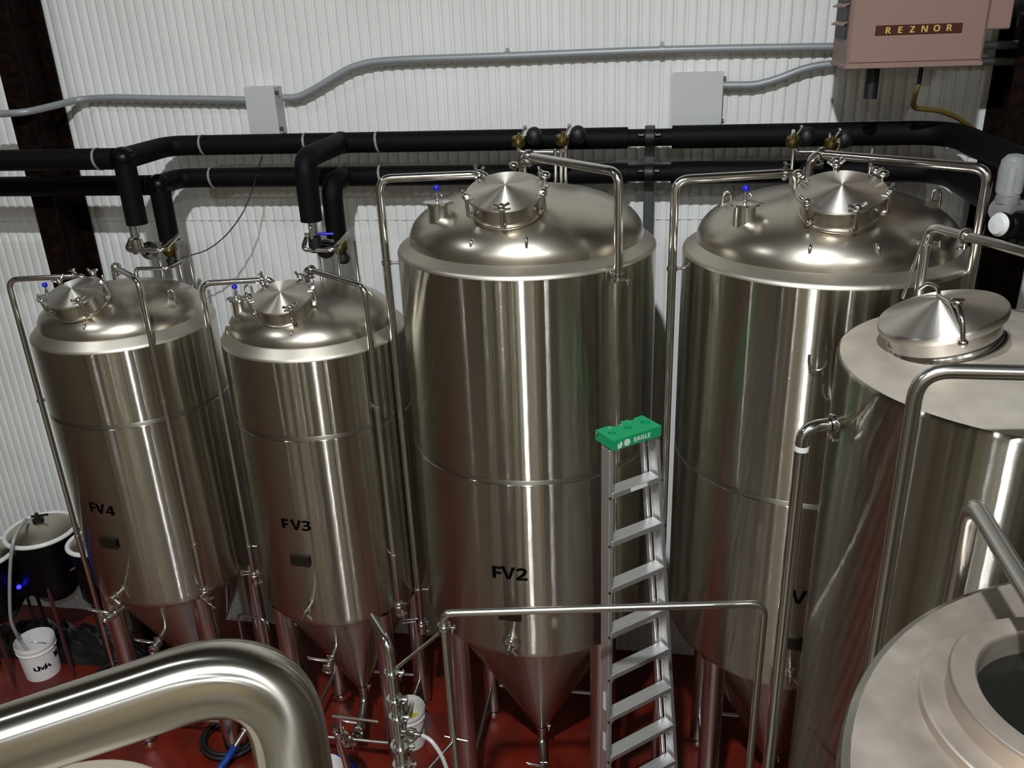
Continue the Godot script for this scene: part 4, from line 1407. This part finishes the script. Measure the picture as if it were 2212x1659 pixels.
# ------------------------------------------------------------------ pipework in the foreground
func foreground_pipes() -> void:
	# transfer pipe: horizontal bar carried by two posts
	var yr := 2.96
	var a := on_y(957, 1325, yr)
	var c := on_y(1652, 1303, yr)
	var t := thing("transfer_pipe", "steel transfer pipe bent over in front of fermenter FV2 and the ladder", "pipe")
	var b := MB.new()
	b.tube(bend([Vector3(a.x, yr - 0.10, a.z), a, c, Vector3(c.x, 0.02, c.z)], 0.085), 0.021, 18)
	part(t, "bar", b, M.pipe_steel)
	b = MB.new()
	b.tube([Vector3(a.x, yr - 0.10, a.z), Vector3(a.x, 0.02, a.z)], 0.021, 18)
	part(t, "post", b, M.pipe_steel)
	b = MB.new()
	clamp_ring(b, Vector3(a.x, yr - 0.09, a.z), Vector3.UP, 0.022)
	b.ring(0.03, 0.007, Transform3D(Basis(), Vector3(a.x, yr - 0.075, a.z)), 24)
	part(t, "clamp", b, M.polished_steel)
	for p in [Vector3(a.x, 0.0, a.z), Vector3(c.x, 0.0, c.z)]:
		b = MB.new()
		b.lathe([Vector2(0, 0.0), Vector2(0.06, 0.0), Vector2(0.06, 0.012), Vector2(0.024, 0.02)], 24, Transform3D(Basis(), p))
		part(t, "floor_flange", b, M.pipe_steel)
	# valve column beside it, tied by two rods
	var v := on_y(846, 1452, 2.91)
	var v2 := Vector3(v.x, 0, v.z)
	var t2 := thing("valve_column", "upright steel pipe with stacked clamps and a side port beside the bucket", "pipe")
	b = MB.new()
	var elbow := Vector3(v.x, on_z(826, 1392, v.z).y, v.z)
	var far := on_y(803, 1333, elbow.y + 0.01)
	b.tube(bend([far, elbow, Vector3(v.x, on_z(852, 1505, v.z).y, v.z)], 0.07), 0.0235, 18)
	part(t2, "elbow_pipe", b, M.polished_steel)
	var ys := []
	for q in [[853, 1510], [858, 1548], [862, 1610], [866, 1650]]:
		ys.append(on_z(q[0], q[1], v.z).y)
	b = MB.new()
	b.tube([Vector3(v.x, ys[0], v.z), Vector3(v.x, ys[2], v.z)], 0.0235, 18)
	part(t2, "spool", b, M.polished_steel)
	b = MB.new()
	b.tube([Vector3(v.x, ys[2], v.z), Vector3(v.x, 0.0, v.z)], 0.034, 18)
	part(t2, "lower_spool", b, M.polished_steel)
	for k in 4:
		b = MB.new()
		clamp_ring(b, Vector3(v.x, ys[k], v.z), Vector3.UP, 0.026 if k < 2 else 0.036)
		b.ring(0.03 if k < 2 else 0.04, 0.009, Transform3D(Basis(), Vector3(v.x, ys[k], v.z)), 28)
		part(t2, "clamp", b, M.polished_steel)
	b = MB.new()
	var port := Vector3(v.x, on_z(860, 1580, v.z).y, v.z)
	var pend := port + Vector3(0.13, 0.01, 0.02)
	b.tube([port, port + (pend - port) * 0.45], 0.016, 16)
	b.lathe([Vector2(0.024, 0), Vector2(0.028, 0.005), Vector2(0.028, 0.035), Vector2(0.022, 0.04), Vector2(0.012, 0.05), Vector2(0.01, 0.075), Vector2(0, 0.075)], 20, frame_y(port + (pend - port) * 0.4, pend - port))
	part(t2, "side_port", b, M.polished_steel)
	b = MB.new()
	clamp_ring(b, Vector3(v.x, 2.91, v.z), Vector3.UP, 0.0235)
	b.rod(Vector3(v.x, 2.91, v.z), on_y(947, 1370, 2.91), 0.010, 10)
	part(t2, "tie_rod", b, M.polished_steel)
	b = MB.new()
	var q1 := on_z(1001, 1603, a.z)
	b.rod(Vector3(a.x, q1.y, a.z), Vector3(v.x, q1.y + 0.02, v.z), 0.009, 10)
	b.rod(Vector3(a.x, q1.y, a.z) - Vector3(0.05, -0.03, 0), Vector3(a.x, q1.y, a.z) + Vector3(0.08, 0.01, 0), 0.006, 8)
	part(t2, "tie_rod", b, M.polished_steel)
	# clear hose from the side port
	b = MB.new()
	b.tube(smooth([pend, pend + Vector3(0.06, -0.01, 0.03), pend + Vector3(0.12, -0.10, 0.06), pend + Vector3(0.15, -0.25, 0.1), pend + Vector3(0.15, -0.6, 0.2), pend + Vector3(0.2, -1.2, 0.3), Vector3(pend.x + 0.3, 0.012, pend.z + 0.5)]), 0.0105, 12)
	one("clear_hose", b, M.hose_clear, "pale hose looping down from the side port of the valve column", "hose")
	# vapour stack: broad pipe crossing the lower left corner
	var d := 2.25
	var corner := at_depth(593, 1414, d)
	var lft := at_depth(-420, 1532.6 + 0.3325 * 658, d)
	var tv := thing("vapour_pipe", "broad brushed steel vapour pipe with a wide bend in the foreground", "pipe")
	b = MB.new()
	var path := bend([lft, lft.lerp(corner, 0.5), corner, Vector3(corner.x, 0.0, corner.z)], 0.27, 18)
	b.tube(path, 0.1, 48)
	part(tv, "bent_pipe", b, M.vapour_steel)
	var boiler := thing("round_vessel", "round cream-lidded vessel below the broad vapour pipe", "tank", Vector3(-1.75, 0, -1.58))
	b = MB.new()
	b.lathe([Vector2(0, 3.60), Vector2(0.38, 3.575), Vector2(0.40, 3.56), Vector2(0.40, 3.54), Vector2(0.385, 3.535)], 64)
	part(boiler, "lid", b, M.cream_enamel)
	b = MB.new()
	b.lathe([Vector2(0.385, 3.54), Vector2(0.385, 0.5), Vector2(0.3, 0.42), Vector2(0, 0.4)], 64)
	part(boiler, "body", b, M.brushed_steel)
	for k in 3:
		b = MB.new()
		b.rod(Vector3(sin(k * TAU / 3) * 0.3, 0, cos(k * TAU / 3) * 0.3), Vector3(sin(k * TAU / 3) * 0.3, 0.45, cos(k * TAU / 3) * 0.3), 0.03, 12)
		part(boiler, "leg", b, M.pipe_steel)

func far_things() -> void:
	# bucket beside the drum
	for s in [{"at": on_y(95, 1450, 0.0), "r": 0.185, "h": 0.40, "label": "white plastic bucket with a hose in it, in front of the black drum", "fill": false, "txt": "UMA"},
		{"at": on_y(888, 1600, 0.0), "r": 0.150, "h": 0.385, "label": "white plastic bucket of yellow liquid beside the legs of FV3", "fill": true, "txt": ""},
		{"at": on_y(712, 1735, 0.0), "r": 0.150, "h": 0.385, "label": "white plastic bucket mostly hidden by the broad pipe bend", "fill": false, "txt": ""}]:
		var o: Vector3 = s.at
		var r: float = s.r
		var h: float = s.h
		var t := thing("bucket", s.label, "bucket", o)
		var b := MB.new()
		b.lathe([Vector2(0, 0), Vector2(r * 0.84, 0), Vector2(r * 0.86, 0.01), Vector2(r * 0.945, h * 0.76), Vector2(r * 0.99, h * 0.77), Vector2(r, h * 0.79), Vector2(r * 0.985, h * 0.81), Vector2(r * 0.955, h * 0.82), Vector2(r * 0.965, h * 0.89), Vector2(r * 1.0, h * 0.90), Vector2(r * 1.01, h * 0.92), Vector2(r * 0.985, h * 0.94), Vector2(r * 0.975, h), Vector2(r * 0.955, h), Vector2(r * 0.83, 0.015), Vector2(0, 0.015)], 48)
		part(t, "pail", b, M.bucket_white)
		b = MB.new()
		var arc := []
		for k in 17:
			var an := PI * k / 16.0
			arc.append(Vector3(cos(an) * r * 1.02, h * 0.84 - sin(an) * 0.10, -sin(an) * r * 0.7 - 0.01) if not s.fill else Vector3(cos(an) * r * 1.02, h * 0.84 - sin(an) * 0.2, sin(an) * r * 1.02))
		b.tube(arc, 0.004, 8)
		part(t, "handle", b, M.polished_steel)
		if s.fill:
			b = MB.new()
			b.lathe([Vector2(0, h * 0.5), Vector2(r * 0.895, h * 0.5)], 40)
			part(t, "liquid", b, M.beer_yellow)
		var face := Vector3(EYE.x - o.x, 0, EYE.z - o.z).normalized()
		var right := face.cross(Vector3.UP) * -1.0
		if s.txt != "":
			for k in 3:
				var dr := face.rotated(Vector3.UP, -0.30 + 0.28 * k)
				letters(t, s.txt[k], frame_z(dr * (r * 0.905) + Vector3(0, h * 0.42, 0), dr + Vector3(0, 0.1, 0)), 0.06, M.black_print, "letter", 1.3)
			var dr2 := face.rotated(Vector3.UP, 0.95)
			b = MB.new()
			b.box(Vector3(0.06, 0.075, 0.001), frame_z(dr2 * (r * 0.93) + Vector3(0, h * 0.6, 0), dr2 + Vector3(0, 0.1, 0)))
			part(t, "sticker", b, M.plate_dark)
		else:
			var dr2 := face.rotated(Vector3.UP, 0.7)
			b = MB.new()
			b.box(Vector3(0.04, 0.05, 0.001), frame_z(dr2 * (r * 0.905) + Vector3(0, h * 0.42, 0), dr2 + Vector3(0, 0.1, 0)))
			part(t, "sticker", b, M.plate_dark)
	# hose into the second bucket
	var bp := on_y(888, 1600, 0.0)
	var b2 := MB.new()
	b2.tube(smooth([bp + Vector3(0.02, 0.10, 0), bp + Vector3(-0.06, 0.45, 0.02), on_z(846, 1440, -5.45), on_z(836, 1400, -5.40), on_z(826, 1350, -5.25)]), 0.022, 14)
	one("blowoff_hose", b2, M.hose_clear, "pale blow-off hose dipping into the bucket of yellow liquid", "hose")
	# black drums with steel lids
	var drums := [{"px": [88, 1142], "z": -6.22, "r": 0.315, "label": "black drum with a domed steel lid and a white rim hose"}, {"px": [204, 1166], "z": -6.1, "r": 0.235, "label": "smaller black drum half hidden behind fermenter FV4"}, {"px": [-38, 1195], "z": -6.0, "r": 0.27, "label": "black drum cut off by the edge, left of the domed drum"}]
	for s in drums:
		var c := on_z(s.px[0], s.px[1], s.z)
		var r: float = s.r
		var o := Vector3(c.x, 0, c.z)
		var t := thing("drum", s.label, "drum", o)
		var y := c.y
		var b := MB.new()
		b.lathe([Vector2(0, y - 0.75), Vector2(r * 0.5, y - 0.72), Vector2(r * 0.93, y - 0.55), Vector2(r * 0.97, y - 0.06), Vector2(r * 0.99, y - 0.03), Vector2(r * 0.94, y - 0.01)], 56)
		part(t, "body", b, M.black_gloss)
		b = MB.new()
		b.lathe([Vector2(r * 0.97, y - 0.015), Vector2(r * 0.90, y + 0.0), Vector2(r * 0.62, y + 0.05), Vector2(r * 0.3, y + 0.08), Vector2(0, y + 0.085)], 56)
		var lid := part(t, "lid", b, M.satin_steel)
		b = MB.new()
		b.lathe([Vector2(0.05, y + 0.08), Vector2(0.05, y + 0.11), Vector2(0.02, y + 0.12), Vector2(0.015, y + 0.17), Vector2(0, y + 0.17)], 20)
		b.rod(Vector3(-0.06, y + 0.13, 0), Vector3(0.10, y + 0.15, -0.02), 0.012, 10)
		part(lid, "lid_fitting", b, M.dark_metal)
		b = MB.new()
		b.ring(r * 0.985, 0.022, Transform3D(Basis(), Vector3(0, y - 0.012, 0)), 56, 12)
		part(t, "rim_seal", b, M.tube_white)
		for k in 3:
			var an := 0.45 + TAU * k / 3.0
			b = MB.new()
			var e := Vector3(sin(an), 0, cos(an))
			b.box(Vector3(0.032, y - 0.48, 0.024), Transform3D(Basis(Vector3.UP, an), e * r * 0.9 + Vector3(0, (y - 0.48) / 2, 0)), 0.006)
			part(t, "leg", b, M.rose_rubber if k == 0 else M.dark_metal)
	var dc := on_z(88, 1142, -6.22)
	# hose that leaves the lid and ends in the bucket
	b2 = MB.new()
	var bk := on_y(95, 1450, 0.0)
	b2.tube(smooth([on_z(56, 1122, -6.2), on_z(38, 1148, -5.98), on_z(27, 1178, -5.86), on_z(22, 1230, -5.84), on_z(21, 1290, -5.84), on_z(24, 1340, -5.85), on_z(36, 1370, -5.90), bk + Vector3(-0.14, 0.38, 0.02), bk + Vector3(-0.06, 0.20, 0.02)]), 0.016, 12)
	one("drain_hose", b2, M.hose_clear, "thin white hose dropping from the drum lid into the bucket", "hose")
	# blue indicator light on a small box
	var lt := thing("indicator_lamp", "small bright blue light on a black box below the drum", "light")
	var lp := on_z(41, 1268, -5.92)
	b2 = MB.new()
	b2.box(Vector3(0.12, 0.16, 0.06), Transform3D(Basis(), lp - Vector3(0, 0.05, 0.05)), 0.008)
	part(lt, "case", b2, M.black_gloss)
	b2 = MB.new()
	b2.rod(lp - Vector3(0, 0.05, 0.05), lp - Vector3(0, 0.05, 0.14), 0.014, 10)
	part(lt, "bracket", b2, M.strut_grey)
	b2 = MB.new()
	b2.ball(lp, 0.022)
	part(lt, "led_bulb", b2, M.led_blue)
	var ol := OmniLight3D.new()
	ol.name = "led_light"
	ol.light_color = Color(0.12, 0.12, 1.0)
	ol.light_energy = 0.002
	ol.light_size = 0.02
	ol.shadow_enabled = true
	ol.omni_range = 20.0
	ol.position = lp + Vector3(0, 0, 0.03)
	lt.add_child(ol)
	# tap with a two-bar lever on the small drum
	var tp := on_z(196, 1205, -5.95)
	var tt := thing("drum_tap", "steel tap with a flat lever between the drum and fermenter FV4", "tap")
	b2 = MB.new()
	b2.rod(tp, tp + Vector3(0.02, -0.02, -0.28), 0.02, 12)
	b2.lathe([Vector2(0.03, -0.03), Vector2(0.036, 0), Vector2(0.03, 0.03), Vector2(0, 0.03)], 16, frame_y(tp, Vector3(0.3, 0, 1)))
	part(tt, "tap_body", b2, M.polished_steel)
	b2 = MB.new()
	b2.rod(tp, on_z(152, 1232, -5.9), 0.010, 8)
	part(tt, "lever", b2, M.polished_steel)
	# black sheet heaped on the floor under the drums
	var hp := MB.new()
	var nz := FastNoiseLite.new()
	nz.seed = 11
	nz.frequency = 2.6
	var h0 := on_y(130, 1372, 0.0)
	var gn := 40
	var ids := []
	var hgt := func(u: float, w: float) -> float:
		var e := 1.0 - pow(absf(u * 2.0 - 1.0), 3.0)
		var f := 1.0 - pow(absf(w * 2.0 - 1.0), 3.0)
		return 0.004 + maxf(0.0, e * f) * (0.26 + 0.26 * nz.get_noise_2d(u * 1.6, w * 1.2))
	for j in gn + 1:
		for i in gn + 1:
			var u := float(i) / gn
			var w := float(j) / gn
			var eps := 0.01
			var gx: float = (hgt.call(u + eps, w) - hgt.call(u - eps, w)) / (2.0 * eps * 2.0)
			var gz: float = (hgt.call(u, w + eps) - hgt.call(u, w - eps)) / (2.0 * eps * 0.36)
			ids.append(hp.vert(Vector3(h0.x - 0.75 + u * 2.0, hgt.call(u, w), -6.48 + w * 0.36), Vector3(-gx, 1, -gz).normalized(), Vector2(u, w)))
	for j in gn:
		for i in gn:
			hp.quad(ids[j * (gn + 1) + i], ids[j * (gn + 1) + i + 1], ids[(j + 1) * (gn + 1) + i + 1], ids[(j + 1) * (gn + 1) + i])
	one("black_sheet", hp, M.black_rubber, "heap of black plastic sheet on the floor under the drums", "sheet")
	# tipped board by the wall
	b2 = MB.new()
	var w0 := on_y(202, 1388, 0.0)
	var w1 := on_y(275, 1400, 0.0)
	var w2 := on_z(255, 1310, -6.6)
	b2.prism(PackedVector2Array([Vector2(0, 0), Vector2(0.5, 0), Vector2(0.42, 0.45), Vector2(0.3, 0.45)]), 0.02, Transform3D(Basis(Vector3(1, 0, 0), -0.25), w0 + Vector3(0, 0.005, 0)))
	one("leaning_board", b2, M.timber, "pale board leaning behind the front leg of FV4", "board")
	# black hose coil on the floor
	for q in [[on_y(270, 1475, 0.0), 0.30, "coil of black hose on the red floor below fermenter FV4"], [on_y(500, 1600, 0.0), 0.24, "coil of black hose on the floor under the broad pipe bend"]]:
		b2 = MB.new()
		var pts := []
		for k in 97:
			var an := TAU * k / 24.0
			var rr: float = q[1] * (1.0 - 0.07 * sin(an * 0.37))
			pts.append(Vector3(q[0]) + Vector3(cos(an) * rr, 0.022 + 0.03 * k / 96.0 * 2.0, sin(an) * rr))
		b2.tube(pts, 0.018, 8)
		one("hose_coil", b2, M.black_rubber, q[2], "hose")
	# blue hose with a steel end
	b2 = MB.new()
	var hA := on_y(530, 1578, 0.30)
	var hB2 := on_y(508, 1612, 0.22)
	var th := thing("blue_hose", "blue hose with a shiny steel end lying on the red floor", "hose")
	b2.tube(smooth([hB2, on_y(490, 1640, 0.14), on_y(470, 1680, 0.06), on_y(500, 1760, 0.03), on_y(560, 1720, 0.03), on_y(590, 1655, 0.03), on_y(640, 1640, 0.03), on_y(740, 1640, 0.03), on_y(790, 1690, 0.03)]), 0.03, 16)
	part(th, "hose", b2, M.hose_blue)
	b2 = MB.new()
	b2.rod(hB2, hA, 0.026, 14)
	clamp_ring(b2, hA, hA - hB2, 0.028)
	b2.rod(hA, hA + Vector3(0.03, 0.10, -0.10), 0.02, 12)
	part(th, "end_fitting", b2, M.polished_steel)
	# pump trolley glints between the tanks
	var pt := thing("pump_cart", "low steel pump cart frame between fermenters FV4 and FV3", "cart")
	var f0 := on_z(513, 1326, -5.75)
	var f1 := on_z(571, 1338, -5.70)
	b2 = MB.new()
	b2.tube(bend([Vector3(f0.x, 0.05, f0.z), f0, f1, Vector3(f1.x + 0.0, 0.05, f1.z)], 0.05), 0.013, 12)
	part(pt, "handle", b2, M.pipe_steel)
	b2 = MB.new()
	b2.tube(bend([Vector3(f0.x, 0.05, f0.z - 0.45), Vector3(f0.x, f0.y * 0.6, f0.z - 0.45), Vector3(f1.x, f0.y * 0.6, f1.z - 0.45), Vector3(f1.x, 0.05, f1.z - 0.45)], 0.05), 0.013, 12)
	part(pt, "rear_frame", b2, M.pipe_steel)
	b2 = MB.new()
	b2.box(Vector3(0.34, 0.03, 0.5), Transform3D(Basis(), Vector3((f0.x + f1.x) / 2, 0.16, f0.z - 0.2)), 0.006)
	part(pt, "deck", b2, M.dark_metal)
	b2 = MB.new()
	b2.lathe([Vector2(0, -0.14), Vector2(0.09, -0.13), Vector2(0.1, 0.0), Vector2(0.09, 0.13), Vector2(0, 0.14)], 24, frame_y(Vector3((f0.x + f1.x) / 2, 0.28, f0.z - 0.2), Vector3(0, 0, 1)))
	part(pt, "motor", b2, M.black_gloss)
	for sx in [-0.15, 0.15]:
		for sz in [0.0, -0.42]:
			b2 = MB.new()
			b2.lathe([Vector2(0, -0.015), Vector2(0.05, -0.015), Vector2(0.055, 0), Vector2(0.05, 0.015), Vector2(0, 0.015)], 20, frame_y(Vector3((f0.x + f1.x) / 2 + sx, 0.055, f0.z + sz), Vector3(1, 0, 0)))
			part(pt, "wheel", b2, M.black_rubber)
	# floor manifold by the bend
	var fm := thing("floor_valve", "cluster of steel clamps and a long lever on the floor right of the bend", "valve")
	var mp := on_z(738, 1590, -4.75)
	b2 = MB.new()
	for k in 3:
		clamp_ring(b2, mp + Vector3(-0.02 + 0.03 * k, 0.05 - 0.05 * k, 0), Vector3(0.4, 1, 0.2), 0.03)
	b2.rod(mp + Vector3(-0.04, 0.1, 0), Vector3(mp.x + 0.06, 0.0, mp.z), 0.028, 14)
	part(fm, "valve_body", b2, M.polished_steel)
	b2 = MB.new()
	b2.rod(on_z(718, 1546, -4.72), on_z(818, 1559, -4.72), 0.012, 10)
	b2.rod(on_z(735, 1549, -4.72), mp, 0.012, 10)
	part(fm, "lever", b2, M.polished_steel)
	# cable sagging from the pipes to the valve set
	b2 = MB.new()
	b2.tube(smooth([on_z(566, 338, -6.72), on_z(556, 372, -6.6), on_z(545, 410, -6.5), on_z(524, 460, -6.4), on_z(490, 506, -6.32), on_z(450, 538, -6.25), on_z(410, 552, -6.2), on_z(380, 560, -6.15)]), 0.005, 8)
	one("cable", b2, M.black_rubber, "thin black cable sagging from the insulated pipes toward fermenter FV4", "cable")

func _ready() -> void:
	view_and_light()
	materials()
	lamp(Vector3(-0.55, 9.6, 0.8), 122.0, 0.22, "round high bay lamp above and behind the deck")
	lamp(Vector3(3.4, 9.7, 4.0), 22.0, 0.16, "round high bay lamp farther back on the right")
	lamp(Vector3(-6.0, 9.7, -2.2), 8.0, 0.14, "round high bay lamp over the drums side")
	lamp(Vector3(-3.2, 9.6, 3.5), 9.0, 0.14, "round high bay lamp back beyond the left roller door")
	for q in [[-1.8, 5.5], [1.6, 5.8], [-4.6, 6.0], [-6.5, 4.5]]:  # weak unseen lamps, added for extra thin streaks on the steel
		lamp(Vector3(q[0], 9.6, q[1]), 3.5, 0.10, "small round lamp added far back to draw thin streaks on the tanks")
	room()
	var cl := on_z(32, 334, -6.45)
	column(Vector3(cl.x + 0.10, 0, -6.72), 0.20, 0.40, "dark rusty steel column behind the drums")
	var cr := on_z(2189, 160, -6.55)
	column(Vector3(cr.x + 0.15, 0, -6.75), 0.30, 0.40, "dark steel column right of the heater")
	opposite_wall()
	fermenters()
	right_tanks()
	insulated_runs()
	glycol_valves()
	electrics()
	heater()
	ladder()
	foreground_pipes()
	hose_hooks()
	far_things()
